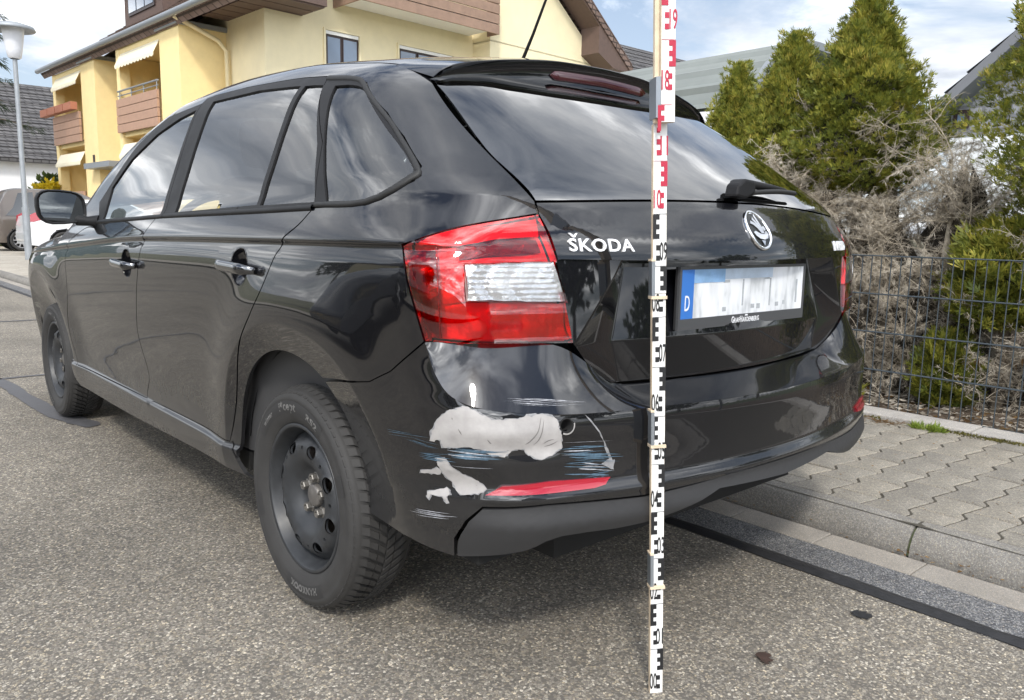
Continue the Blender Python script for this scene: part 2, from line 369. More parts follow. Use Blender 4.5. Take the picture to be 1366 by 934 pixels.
Y0_TAB = (.10,.16,.16,.10,.22,.05,.28,.035,.33,.012,.375,-.010,.395,-.016,.435,-.008,.447,-.010,.475,.001,.52,.003,.58,.003,.61,.007,.66,.032,.735,.062,.82,.068,.905,.076,.95,.088,.99,.112,1.03,.142,1.06,.176,1.135,.28,1.325,.575,1.45,.79)
ZR_TAB = (.3,1.355,.6,1.421,.9,1.452,1.3,1.490,1.7,1.503,2.05,1.490,2.3,1.436,2.6,1.318,2.9,1.145,3.05,1.045,3.15,.99,3.4,.965,3.8,.90,4.05,.83,4.2,.74,4.3,.6)
YW = (.84, 3.442); ZW = .298
def zcrease(y):
    return pch(y, (-.2,.936,.4,.931,1.88,.912,2.93,.856,3.8,.80))
def Wfun(y, z):
    wt = sst(.55,.8,z)*(1-sst(1.02,1.3,z))
    zz = z-(zcrease(y)-.9035)*wt
    gz = pch(zz, G_TAB); mid = sst(.95,1.15,y)*(1-sst(3.1,3.25,y)); gz = np.where(zz < .44, gz*mid+pch(zz, G2_TAB)*(1-mid), gz)
    w = pch(y, W_TAB)-gz
    A = pch(z, (.2,.06,.6,.08,.9,.10,.95,.25,1.0,.42,1.06,.56,1.12,.70,1.5,.6))
    y1 = .9+np.maximum(pch(z, Y0_TAB)-.145, 0)
    w = w-A*np.maximum(y1-y, 0)**4
    for yw in YW:
        r = np.sqrt((y-yw)**2+(z-ZW)**2)
        up = sst(.15,.45,z)
        r1 = .433+.035*sst(.0,.35,yw-y)*(yw < 2)
        w = w+up*np.where(r > r1, .020*np.exp(-np.maximum(r-r1,0)**2/(2*.085**2)), .020-.30*(r1-r))
    return w
def Yrear(x, z):
    return pch(z, Y0_TAB)+(.27-.04*sst(1.0,1.25,z))*x*x
def Zroof(x, y):
    return pch(y, ZR_TAB)-(.21-.08*sst(2.2,3.3,y))*x*x
def F(x, y, z):
    ax = np.abs(x)
    a = ax-Wfun(y, z)
    b = Yrear(x, z)-y
    k = pch(z, (.2,.16,.6,.13,.75,.10,.95,.09,1.05,.11,1.4,.12))
    f = smax(a, b, k)
    f = smax(f, z-Zroof(x, y), .10-.05*sst(2.2,3.2,y))
    return smax(f, y-(4.27-.35*x*x-.25*np.maximum(z-.6,0)**2-.3*np.maximum(.35-z,0)), .25)
def girth_dirs(u):
    u = np.asarray(u, float); ph = np.clip(u/.7, 0, np.pi/2)
    ox = np.where(u > .35*np.pi, -.3+(u-.35*np.pi), -.3); oy = np.where(u < 0, 1.0-u, 1.0)
    return ox, oy, -np.cos(ph), -np.sin(ph)
def solve_ray(o, d, t1, n=70):
    t = np.zeros(len(o)); lo = np.zeros(len(o)); hi = np.full(len(o), t1); done = np.zeros(len(o), bool)
    prev = np.zeros(len(o))
    for k in range(1, n+1):
        tk = t1*k/n; p = o+d*tk
        f = F(p[:,0], p[:,1], p[:,2]); new = (f > 0) & ~done
        lo[new] = t1*(k-1)/n; hi[new] = tk; done |= new
    for _ in range(26):
        m = (lo+hi)/2; p = o+d*m[:,None]; f = F(p[:,0], p[:,1], p[:,2])
        hi = np.where(f > 0, m, hi); lo = np.where(f > 0, lo, m)
    return o+d*hi[:,None]
def S(u, z):                                   # girth coordinate and height -> point on the left half of the body
    ox, oy, dx, dy = girth_dirs(u); z = np.asarray(z, float)
    return solve_ray(np.stack([ox, oy, z], 1), np.stack([dx, dy, 0*z], 1), 1.25)
def S_top(x, y):                               # plan position -> point on roof, windscreen or bonnet
    x = np.asarray(x, float); y = np.asarray(y, float)
    return solve_ray(np.stack([x, y, 0*x+.5], 1), np.stack([0*x, 0*x, 0*x+1], 1), 1.1)
def gradF(p, e=.002):
    x, y, z = p[:,0], p[:,1], p[:,2]
    g = np.stack([F(x+e,y,z)-F(x-e,y,z), F(x,y+e,z)-F(x,y-e,z), F(x,y,z+e)-F(x,y,z-e)], 1)
    return g/(np.linalg.norm(g, axis=1, keepdims=True)+1e-12)
def to_girth(p):
    x, y = p[:,0], p[:,1]
    ph = np.arctan2(1.0-y, -(x+.3))
    return np.where(y >= 1.0, 1.0-y, np.where(x < -.3, ph*.7, .35*np.pi+x+.3))

# outlines measured on the car body (metres)
B = {
 'greenhouse': [(-0.8138,2.5433,0.9633),(-0.7832,2.6257,1.0417),(-0.7513,2.4733,1.1508),(-0.711,2.3104,1.2607),(-0.6695,2.1094,1.3406),(-0.6616,1.8013,1.3586),(-0.6413,1.7543,1.3804),(-0.6434,1.4807,1.376),(-0.645,1.1154,1.3584),(-0.6408,0.9707,1.3437),(-0.6302,0.8615,1.3316),(-0.6403,0.7954,1.308),(-0.6806,0.6403,1.219),(-0.702,0.5409,1.1572),(-0.7291,0.438,1.0894),(-0.7571,0.4231,1.0582),(-0.8056,0.5296,1.0097),(-0.8155,0.739,1.0065),(-0.8231,1.5258,0.9863)],
 'quarter_glass': [(-0.6672,0.8983,1.3083),(-0.6568,0.8283,1.3027),(-0.6649,0.7594,1.2765),(-0.7138,0.5609,1.1528),(-0.7407,0.4499,1.0842),(-0.7504,0.4384,1.071),(-0.7984,0.5139,1.0195),(-0.8081,0.6915,1.0196)],
 'rear_glass_a': [(-0.6684,1.6866,1.3507),(-0.6683,1.3407,1.3463),(-0.6727,1.0747,1.3275),(-0.8102,1.0567,1.0151),(-0.8152,1.6518,0.9981)],
 'rear_glass_b': [(-0.6737,1.0458,1.3235),(-0.6693,0.9505,1.3154),(-0.7547,0.8318,1.1563),(-0.8091,0.746,1.0186),(-0.8111,1.0322,1.0135)],
 'front_glass': [(-0.6792,1.81,1.3348),(-0.8184,1.787,0.9899),(-0.8098,2.4821,0.9753),(-0.7682,2.4923,1.0957),(-0.7374,2.3315,1.1974),(-0.7074,2.122,1.2776),(-0.688,1.9425,1.3189)],
 'door_cut': [(-0.8215,1.806,0.984),(-0.847,1.8724,0.9095),(-0.8532,1.9351,0.7994),(-0.8427,2.0094,0.6469),(-0.8323,2.0299,0.5551),(-0.8184,1.9855,0.4329),(-0.8161,2.0215,0.3505),(-0.8288,1.9555,0.3065)],
 'rdoor_rear': [(-0.8338,1.2505,0.3349),(-0.8283,1.2554,0.3411),(-0.8471,1.1289,0.5822),(-0.8653,1.0406,0.6929),(-0.8645,0.9238,0.8091),(-0.8445,0.8425,0.9194),(-0.8387,0.771,0.9652),(-0.8164,0.7372,1.0048)],
 'fdoor_front': [(-0.828,2.5244,0.9398),(-0.8237,2.7124,0.9348),(-0.8425,2.9249,0.8487),(-0.8509,2.9521,0.7095),(-0.8413,3.0118,0.4935),(-0.8327,2.9252,0.2943)],
 'door_bottom': [(-0.8298,2.8937,0.2887),(-0.8285,1.9531,0.3015),(-0.8386,1.258,0.3303)],
 'sill_bottom': [(-0.8182,2.9565,0.2334),(-0.8166,2.297,0.2357),(-0.8203,1.8132,0.2504),(-0.8254,1.3895,0.2625),(-0.8141,1.1238,0.2642)],
 'arch_out': [(-0.8653,1.0269,0.6905),(-0.8673,0.9253,0.7222),(-0.8683,0.8021,0.7408),(-0.867,0.6958,0.7299),(-0.8641,0.6013,0.7077),(-0.8579,0.5206,0.6449),(-0.8461,0.4454,0.5535),(-0.8328,0.4184,0.4772),(-0.8126,0.3604,0.3339)],
 'arch_in': [(-0.8154,1.2005,0.3552),(-0.8186,1.1606,0.4608),(-0.8285,1.0847,0.5548),(-0.8359,0.989,0.6206),(-0.8406,0.891,0.6557),(-0.8402,0.79,0.6569),(-0.837,0.7363,0.6442),(-0.8311,0.6761,0.618)],
 'bumper_seam': [(-0.8296,0.6755,0.6137),(-0.8513,0.4443,0.6491),(-0.8414,0.3793,0.6794),(-0.8227,0.2902,0.7467)],
 'lamp': [(-0.8312,0.3528,0.9306),(-0.7538,0.2649,0.967),(-0.605,0.214,0.9948),(-0.5922,0.171,0.9069),(-0.5614,0.1478,0.7412),(-0.8222,0.2892,0.7488),(-0.8312,0.3056,0.8038),(-0.8376,0.3255,0.8613)],
 'reverse': [(-0.7692,0.2382,0.8977),(-0.5994,0.1725,0.9019),(-0.5763,0.1581,0.8252),(-0.767,0.2306,0.8301)],
 'lampcrease': [(-0.8012,0.2839,0.9292),(-0.8053,0.2625,0.7563)],
 'glass_left': [(-0.5459,0.6578,1.309),(-0.6046,0.3852,1.1316),(-0.5989,0.2302,1.0202)],
 'glass_bottom': [(-0.5996,0.2294,1.0189),(-0.2884,0.1659,1.0317),(0.0145,0.1501,1.0381),(0.312,0.1723,1.0344),(0.6457,0.2498,1.0275)],
 'sil_right': [(0.4619,0.6069,1.3101),(0.5012,0.5292,1.2575),(0.5413,0.3941,1.1648),(0.592,0.2853,1.0884),(0.6529,0.2427,1.0241),(0.7032,0.2278,0.9701),(0.7109,0.1617,0.6456),(0.6146,0.105,0.5139)],
 'ledge': [(-0.5922,0.1711,0.9077),(-0.2434,0.0919,0.9041),(0.6358,0.1841,0.8971)],
 'crease_b': [(-0.8216,0.2883,0.743),(-0.8131,0.2681,0.687),(-0.7982,0.2352,0.6474),(-0.76,0.1849,0.6277),(-0.651,0.1224,0.614),(-0.5468,0.0876,0.6095),(-0.4434,0.06,0.6096),(-0.3992,0.0499,0.6096),(-0.1286,0.0105,0.6053),(0.1743,0.0156,0.6118),(0.4389,0.0607,0.616)],
 'reflector': [(-0.7588,0.1828,0.4588),(-0.7332,0.1624,0.4783),(-0.6521,0.1165,0.4843),(-0.5215,0.0747,0.4784),(-0.5368,0.0737,0.4622),(-0.5633,0.0794,0.4584)],
 'bumper_low': [(-0.8126,0.3604,0.3339),(-0.7763,0.2441,0.3206)],
 'valance': [(-0.7606,0.1868,0.4311),(-0.7768,0.2088,0.4034),(-0.7823,0.2332,0.3615),(-0.7763,0.2441,0.3206),(-0.6896,0.142,0.3415),(-0.6303,0.0989,0.3707),(-0.4427,0.0444,0.3712),(-0.241,0.003,0.4128),(0.0494,-0.0109,0.4165),(0.475,0.0502,0.4192)],
 'valance_top': [(-0.7606,0.1868,0.4311),(-0.6575,0.1092,0.4376),(-0.4458,0.045,0.428),(-0.2404,0.0057,0.4459),(0.4723,0.0518,0.4539)],
 'paint_low': [(-0.8278,0.3703,0.4372),(-0.79,0.2279,0.4518),(-0.6991,0.1332,0.4611),(-0.4216,0.0474,0.4689),(-0.1265,0.0057,0.4803),(0.5059,0.0695,0.4718)],
 'roof_sil': [(-0.7748,2.6316,1.066),(-0.7284,2.5171,1.2034),(-0.6748,2.3039,1.327),(-0.6122,2.0764,1.3975),(-0.5864,1.9132,1.4242),(-0.5614,1.6677,1.441),(-0.5464,1.3529,1.432),(-0.5215,1.0453,1.4104),(-0.4938,0.8525,1.3916)],
 'shoulder': [(-0.537,0.6421,1.3049),(-0.6219,0.2656,1.0471),(-0.6499,0.2442,1.0135)],
 'letters': [(-0.5653,0.1676,0.9297),(-0.4128,0.1276,0.9307),(0.0081,0.0997,0.9718)],
 'crease': [(-0.8513,1.8719,0.9119),(-0.8452,0.8408,0.9224),(-0.8284,0.3544,0.9287),(-0.8444,2.955,0.8511)],
 'cut_ab': [(-0.8208,1.748,0.9864),(-0.6425,1.7969,1.3787)],
 'cut_bc': [(-0.8164,0.7372,1.0048),(-0.7521,0.8088,1.1598),(-0.6415,0.9734,1.3436)],
 'tg_edge': [(-0.5625,0.1479,0.739)],
 'sensor_hole': [(-0.6178,0.1067,0.5903)],
 'dmg_main': [(-0.8173,0.2778,0.5562),(-0.8174,0.2724,0.577),(-0.8139,0.2586,0.602),(-0.8049,0.2393,0.6204),(-0.7868,0.2144,0.6315),(-0.7742,0.1977,0.6255),(-0.7642,0.1853,0.6169),(-0.7507,0.1721,0.6089),(-0.7358,0.1609,0.6089),(-0.7116,0.146,0.6083),(-0.6934,0.1384,0.6141),(-0.6647,0.1279,0.6159),(-0.646,0.1199,0.6109),(-0.6369,0.1153,0.604),(-0.6328,0.1123,0.5942),(-0.6342,0.1119,0.5864),(-0.6299,0.1101,0.5795),(-0.627,0.1091,0.5613),(-0.6245,0.1083,0.5462),(-0.6403,0.1137,0.5362),(-0.6663,0.123,0.5266),(-0.6819,0.1296,0.5318),(-0.6941,0.1353,0.5407),(-0.6988,0.1374,0.5492),(-0.7086,0.1429,0.5496),(-0.7193,0.1496,0.5451),(-0.7318,0.1589,0.5361),(-0.7487,0.1728,0.5369),(-0.7559,0.179,0.5432),(-0.7671,0.1901,0.5491),(-0.7852,0.2127,0.552),(-0.8005,0.2392,0.5481),(-0.8076,0.2549,0.5458),(-0.8089,0.2544,0.5598),(-0.8124,0.263,0.5602)],
 'dmg_low': [(-0.81,0.266,0.523),(-0.8036,0.2506,0.5255),(-0.7947,0.2358,0.5093),(-0.7855,0.2217,0.4962),(-0.77,0.2004,0.4871),(-0.7552,0.1832,0.4721),(-0.7593,0.1855,0.4641),(-0.771,0.1985,0.4589),(-0.7876,0.2235,0.4533),(-0.791,0.2323,0.4633),(-0.7963,0.2438,0.4763),(-0.8013,0.2533,0.4831),(-0.8064,0.2626,0.4967)],
 'dmg_left': [(-0.8211,0.3084,0.4883),(-0.8143,0.2843,0.4946),(-0.8088,0.2675,0.5026),(-0.8056,0.261,0.4953),(-0.8073,0.2667,0.4869),(-0.8139,0.2849,0.486),(-0.8208,0.3087,0.4831)],
 'dmg_drip': [(-0.8155,0.2936,0.4471),(-0.8011,0.2533,0.4632),(-0.799,0.2481,0.4608),(-0.7986,0.2458,0.4513),(-0.8013,0.2528,0.445),(-0.7961,0.2463,0.434),(-0.7983,0.2514,0.433),(-0.8041,0.2599,0.4436),(-0.813,0.2859,0.4436),(-0.8127,0.2919,0.4334),(-0.8148,0.2974,0.4391)],
 'dmg_crack': [(-0.5783,0.0971,0.6089),(-0.5655,0.0909,0.5967),(-0.5479,0.0841,0.5738),(-0.5322,0.0795,0.5454),(-0.5179,0.0754,0.5133),(-0.5138,0.0734,0.4908),(-0.5165,0.0742,0.4911),(-0.5235,0.077,0.5139),(-0.5336,0.0799,0.5354),(-0.536,0.0806,0.5491),(-0.5516,0.0851,0.5741),(-0.5722,0.0936,0.6005)],
 'dmg_flare': [(-0.5418,0.082,0.5059),(-0.5235,0.077,0.5139),(-0.5129,0.0739,0.511),(-0.515,0.0738,0.4926),(-0.5176,0.0746,0.4929)],
 'scr_a': [(-0.8429,0.4056,0.555),(-0.8175,0.2765,0.5631)],
 'scr_b': [(-0.834,0.351,0.5536),(-0.8071,0.254,0.545)],
 'scr_c': [(-0.826,0.3191,0.5236),(-0.7915,0.2269,0.5277)],
 'scr_d': [(-0.807,0.2542,0.5424),(-0.7236,0.1527,0.5411)],
 'scr_e': [(-0.6319,0.1108,0.537),(-0.5194,0.0758,0.5289)],
 'scr_f': [(-0.6316,0.1107,0.527),(-0.4899,0.0677,0.5101)],
 'scr_g': [(-0.6002,0.1001,0.5062),(-0.5128,0.0733,0.4938)],
 'scr_h': [(-0.5738,0.0907,0.4857),(-0.5185,0.0745,0.4868)],
 'scr_i': [(-0.8203,0.3449,0.3996),(-0.7832,0.2203,0.409)],
 'bulb': [(-0.7623,0.2301,0.8635)],
 'lamp_top': [(-0.8296,0.342,0.9318),(-0.7683,0.2759,0.9645),(-0.6072,0.2123,0.9911),(-0.6163,0.1921,0.9538),(-0.7092,0.2225,0.9463),(-0.7734,0.2538,0.9342),(-0.8033,0.2842,0.9315)],
 'lamp_band': [(-0.7736,0.2534,0.9303),(-0.7094,0.2222,0.9454),(-0.6186,0.1919,0.9516),(-0.6164,0.1818,0.9215),(-0.7324,0.2223,0.9131),(-0.7774,0.2482,0.911)],
 'lamp_frame': [(-0.8003,0.2832,0.9264),(-0.7757,0.2556,0.9293),(-0.7804,0.2492,0.908),(-0.6133,0.1804,0.92),(-0.6068,0.1754,0.9046),(-0.7696,0.2385,0.8978),(-0.7698,0.2321,0.8259),(-0.8044,0.2613,0.8205)],
 'lamp_low': [(-0.8024,0.259,0.8191),(-0.7646,0.2289,0.8259),(-0.5784,0.1584,0.8214),(-0.5659,0.1498,0.7479),(-0.8001,0.2563,0.7551)],
 'lamp_side': [(-0.826,0.3474,0.923),(-0.8038,0.2885,0.9263),(-0.8051,0.2623,0.7548),(-0.8211,0.2868,0.7532),(-0.833,0.3098,0.8424)],
 'tears': [[(-0.6934,0.1344,0.5602),(-0.6833,0.1296,0.5726),(-0.6741,0.1261,0.588),(-0.6669,0.1277,0.6124)],[(-0.6827,0.1296,0.5563),(-0.6738,0.1257,0.567),(-0.6677,0.1235,0.5843),(-0.6622,0.1246,0.6059)],[(-0.6977,0.1366,0.5589),(-0.6897,0.1325,0.5649),(-0.6833,0.1296,0.5742)],[(-0.6639,0.122,0.558),(-0.6543,0.1186,0.5637),(-0.6428,0.1146,0.566)],[(-0.6621,0.1214,0.5514),(-0.6475,0.1162,0.5549),(-0.6344,0.1117,0.5619)],[(-0.7938,0.22,0.5889),(-0.7912,0.2167,0.5827),(-0.789,0.2143,0.5774)],[(-0.8008,0.2311,0.6092),(-0.8001,0.23,0.6055),(-0.7999,0.2297,0.6039)],[(-0.7575,0.1777,0.5711),(-0.7537,0.1748,0.5647),(-0.7512,0.1729,0.5615)]],
}

# ---------------------------------------------------------------- car materials
def car_paint():
    m, nt, b = newmat("black_paint")
    t = node(nt, 'ShaderNodeTexCoord').outputs['Object']
    geo = node(nt, 'ShaderNodeNewGeometry')
    n1 = node(nt, 'ShaderNodeTexNoise', {'Vector': t, 'Scale': 6., 'Detail': 8., 'Roughness': .7}).outputs[0]
    n2 = node(nt, 'ShaderNodeTexNoise', {'Vector': t, 'Scale': 180., 'Detail': 3.}).outputs[0]
    z = node(nt, 'ShaderNodeSeparateXYZ', {0: geo.outputs['Position']}).outputs[2]
    low = mth(nt, 'SUBTRACT', 1., mth(nt, 'DIVIDE', mth(nt, 'SUBTRACT', z, .22), .55), clamp=True)
    dirt = mth(nt, 'MULTIPLY', mth(nt, 'MULTIPLY', low, low), mth(nt, 'ADD', mth(nt, 'MULTIPLY', n1, .9), mth(nt, 'MULTIPLY', n2, .35)), clamp=True)
    dirt = mth(nt, 'ADD', mth(nt, 'MULTIPLY', dirt, .22), mth(nt, 'MULTIPLY', n1, .004))
    b.inputs['Base Color'].default_value = (.0030, .0032, .0045, 1); b.inputs['Roughness'].default_value = .35
    b.inputs['Coat Weight'].default_value = 1.; b.inputs['Coat Roughness'].default_value = .028; b.inputs['Coat IOR'].default_value = 1.68
    b.inputs['Specular IOR Level'].default_value = .10
    rip = node(nt, 'ShaderNodeTexNoise', {'Vector': node(nt, 'ShaderNodeMapping', {0: t, 3: (1, 1, .8)}).outputs[0], 'Scale': 26., 'Detail': 2.}).outputs[0]
    lowz = mth(nt, 'MULTIPLY', mth(nt, 'SUBTRACT', 1., mth(nt, 'DIVIDE', mth(nt, 'SUBTRACT', z, .40), .25), clamp=True), .020)
    bpn = node(nt, 'ShaderNodeBump', {'Height': rip, 'Strength': mth(nt, 'ADD', lowz, .0015), 'Distance': .02})
    nt.links.new(bpn.outputs[0], b.inputs['Coat Normal'])
    d = node(nt, 'ShaderNodeBsdfDiffuse', {'Color': (.15, .147, .143, 1)})
    mx = node(nt, 'ShaderNodeMixShader', {0: dirt, 1: b.outputs[0], 2: d.outputs[0]})
    nt.links.new(mx.outputs[0], nt.nodes['Material Output'].inputs[0])
    return m
PAINT = car_paint()
def glass_mat(name, tint, ior=1.6, rough=.0):
    m = bpy.data.materials.new(name); m.use_nodes = True; nt = m.node_tree; nt.nodes.clear()
    fr = node(nt, 'ShaderNodeFresnel', {'IOR': ior})
    tr = node(nt, 'ShaderNodeBsdfTransparent', {'Color': tuple(tint)+(1,)})
    gl = node(nt, 'ShaderNodeBsdfGlossy', {'Color': (1, 1, 1, 1), 'Roughness': rough})
    fac = mth(nt, 'ADD', mth(nt, 'MULTIPLY', fr.outputs[0], 1.35), .02, clamp=True)
    mx = node(nt, 'ShaderNodeMixShader', {0: fac, 1: tr.outputs[0], 2: gl.outputs[0]})
    node(nt, 'ShaderNodeOutputMaterial', {0: mx.outputs[0]})
    return m
GLASS_F = glass_mat("front_glass_pane", (.62, .70, .68), 1.75)
GLASS_S = glass_mat("tinted_glass", (.58, .63, .61), 1.80)
GLASS_R = glass_mat("rear_glass", (.07, .075, .08), 2.25)
LENS_R = glass_mat("red_lens", (.92, .018, .03), 1.5)
LENS_C = glass_mat("clear_lens", (.97, .97, .97), 1.45)
TRIM = simple("black_trim", (.011, .011, .012), .5, spec=.24, var=.3, vscale=9)
RUBBER = simple("seal_rubber", (.014, .014, .014), .6)
DARK = simple("underbody_black", (.008, .008, .008), .9)
PLASTIC = simple("grey_black_plastic", (.026, .026, .027), .58, var=.15, vscale=70, bump=.25, bscale=900, bdist=.0004)
CHROME = simple("chrome", (.85, .86, .88), .10, metal=1.)
DCHROME = simple("dark_chrome", (.10, .103, .11), .10, metal=1., coat=1.)
PRIMER = simple("bare_bumper_plastic", (.36, .345, .335), .5, var=.22, vscale=16, bump=.25, bscale=35, bdist=.004)
BLUEMARK = simple("transfer_paint", (.065, .115, .16), .7, var=.5, vscale=120)
GREYMARK = simple("scuff_mark", (.38, .39, .42), .6, var=.5, vscale=150)
WHITE = simple("white_plate", (.72, .73, .75), .35)
LETTER = simple("letter_chrome", (.80, .81, .83), .30, metal=.25)
RED_REFLECT = simple("red_reflector", (.34, .008, .022), .16, coat=1.)
SILVER = simple("lamp_silver", (.85, .85, .86), .22, metal=.75, bump=.5, bscale=55, bdist=.004)
REDIN = simple("lamp_inner_light", (.82, .78, .76), .35, metal=.25, bump=.7, bscale=38, bdist=.006)
SMOKE = simple("lamp_inner_smoke", (.20, .15, .15), .25, metal=.4, bump=.8, bscale=50, bdist=.006)
AMBER = simple("amber_bulb", (.6, .22, .03), .3)
SEAT = simple("seat_cloth", (.045, .045, .048), .9, var=.2, vscale=40)
CABIN = simple("cabin_plastic", (.05, .05, .052), .6)
HEADL = simple("cabin_light_lining", (.35, .34, .32), .9)

# ---------------------------------------------------------------- panels cut from the body surface
UMID = .35*math.pi+.3
def dom_girth(q):
    u, z = q[:,0], q[:,1]; right = u > UMID
    p = S(np.where(right, 2*UMID-u, u), z); p[right, 0] *= -1
    return p, gradF(p)
def dom_rear(q):
    x, z = q[:,0], q[:,1]
    p = solve_ray(np.stack([x, 0*x+1.0, z], 1), np.stack([0*x, 0*x-1, 0*x], 1), 1.4)
    return p, gradF(p)
def dom_top(q):
    p = S_top(q[:,0], q[:,1]); return p, gradF(p)
def hfield(fy):                                 # rear-facing surface y = fy(x, z)
    def d(q):
        x, z = q[:,0], q[:,1]; e = .003
        e = .0015; fx = (fy(x+e, z)-fy(x-e, z))/(2*e); fz = (fy(x, z+e)-fy(x, z-e))/(2*e)
        n = np.stack([fx, -1+0*fx, fz], 1)
        return np.stack([x, fy(x, z), z], 1), n/np.linalg.norm(n, axis=1, keepdims=True)
    return d
def inside(pt, loops):
    x, y = pt[:,0], pt[:,1]; c = np.zeros(len(pt), bool)
    for L in loops:
        a = L; b = np.roll(L, -1, 0)
        for (ax, ay), (bx, by) in zip(a, b):
            if ay == by: continue
            k = ((ay > y) != (by > y)) & (x < (bx-ax)*(y-ay)/(by-ay)+ax)
            c ^= k
    return c
def area(L): return .5*np.sum(L[:,0]*np.roll(L[:,1], -1)-np.roll(L[:,0], -1)*L[:,1])
def resample(L, h):
    out = []
    for a, b in zip(L, np.roll(L, -1, 0)):
        n = max(1, int(np.ceil(np.linalg.norm(b-a)/h)))
        for k in range(n): out.append(a+(b-a)*k/n)
    out = np.array(out); keep = np.linalg.norm(out-np.roll(out, 1, 0), axis=1) > 4e-4
    return out[keep]
def inset(L, d):
    if abs(d) < 1e-6: return L
    s = 1 if area(L) > 0 else -1
    e1 = L-np.roll(L, 1, 0); e2 = np.roll(L, -1, 0)-L
    e1 /= np.linalg.norm(e1, axis=1, keepdims=True)+1e-12; e2 /= np.linalg.norm(e2, axis=1, keepdims=True)+1e-12
    n1 = np.stack([-e1[:,1], e1[:,0]], 1)*s; n2 = np.stack([-e2[:,1], e2[:,0]], 1)*s
    m = n1+n2; l = np.maximum((m*m).sum(1, keepdims=True)/2, .35)
    return L+m/l*d
def segdist(P, L):
    a = L; b = np.roll(L, -1, 0); d = np.full(len(P), 9.)
    for p, q in zip(a, b):
        v = q-p; t = np.clip(((P-p)@v)/(v@v+1e-15), 0, 1); d = np.minimum(d, np.linalg.norm(P-(p+t[:,None]*v), axis=1))
    return d
def tri(loops, step, extra=None, edge=.012):
    loops = [resample(np.array(L, float), edge) for L in loops]
    A = np.concatenate(loops); lo, hi = A.min(0), A.max(0)
    gx = np.arange(lo[0]+step[0]/2, hi[0], step[0]); gy = np.arange(lo[1]+step[1]/2, hi[1], step[1])
    P = np.array([(x+(step[0]/2 if j % 2 else 0), y) for j, y in enumerate(gy) for x in gx]).reshape(-1, 2)
    if extra is not None and len(extra):
        ex = extra[(extra[:,0] > lo[0]-.02) & (extra[:,0] < hi[0]+.02) & (extra[:,1] > lo[1]-.02) & (extra[:,1] < hi[1]+.02)]
        if len(ex) and len(P):
            cell = set()
            for a, b in np.floor(ex/.008).astype(int): cell.update((a+i, b+j) for i in (-1, 0, 1) for j in (-1, 0, 1))
            P = P[[(a, b) not in cell for a, b in np.floor(P/.008).astype(int)]].reshape(-1, 2)
        P = np.concatenate([P, ex])
    if len(P):
        P = P[inside(P, loops)]
    if len(P): P = P[segdist(P, np.concatenate(loops)) > .0] if False else P
    if len(P):
        dd = np.full(len(P), 9.)
        for L in loops: dd = np.minimum(dd, segdist(P, L))
        P = P[dd > .0035]
    V = []; E = []
    for L in loops:
        b = len(V); n = len(L); V += [Vector((float(x), float(y))) for x, y in L]; E += [(b+i, b+(i+1) % n) for i in range(n)]
    V += [Vector((float(x), float(y))) for x, y in P]
    v, e, f = delaunay_2d_cdt(V, E, [], 0, 1e-6)[:3]
    v = np.array([p[:] for p in v]); f = np.array([q for q in f if len(q) == 3])
    cen = v[f].mean(1); f = f[inside(cen, loops)]
    return v, f
def panel_mesh(name, dom, loops, mat, step=(.024, .014), gap=.0022, off=0., flange=.012, extra=None, edge=.012, bump=None):
    loops = [inset(resample(np.array(L, float), edge), gap if i == 0 else -gap) for i, L in enumerate(loops)]
    q, f = tri(loops, step, extra, edge)
    p, n = dom(q)
    p = p+n*off
    if bump is not None: p = p+n*bump(q)[:,None]
    t = p[f]; fn = np.cross(t[:,1]-t[:,0], t[:,2]-t[:,0]); fl = (fn*n[f].sum(1)).sum(1) < 0
    f[fl] = f[fl][:, ::-1]
    if bump is not None:
        fn[fl] *= -1; m2 = np.zeros_like(p)
        for k in range(3): np.add.at(m2, f[:,k], fn)
        m2 /= np.linalg.norm(m2, axis=1, keepdims=True)+1e-15
        flat = np.abs(bump(q)) < 2e-4
        n = np.where(flat[:,None], n, m2)
    V = list(p); Nn = list(n); Fc = [tuple(k) for k in f]; sm = len(Fc)
    if flange:
        cnt = {}
        for a, b, c in f:
            for i, j in ((a, b), (b, c), (c, a)): cnt[(i, j)] = cnt.get((i, j), 0)+1
        mp = {}
        for (i, j) in list(cnt):
            if (j, i) in cnt: continue
            for k in (i, j):
                if k not in mp:
                    mp[k] = (len(V), len(V)+1); V += [p[k], p[k]-n[k]*flange]; Nn += [n[k], n[k]]
            Fc.append((mp[i][0], mp[j][0], mp[j][1], mp[i][1])[::-1])
    me = bpy.data.meshes.new(name); me.from_pydata([tuple(map(float, a)) for a in V], [], [tuple(map(int, a)) for a in Fc]); me.materials.append(mat)
    me.polygons.foreach_set('use_smooth', [i < sm for i in range(len(Fc))])
    ln = np.zeros((len(me.loops), 3)); Nn = np.array(Nn)
    li = np.zeros(len(me.loops), int); me.loops.foreach_get('vertex_index', li); ln = Nn[li]
    for pl in me.polygons:
        if pl.index >= sm:
            for l in pl.loop_indices: ln[l] = pl.normal
    me.normals_split_custom_set([tuple(map(float, a)) for a in ln]); me.update()
    return me
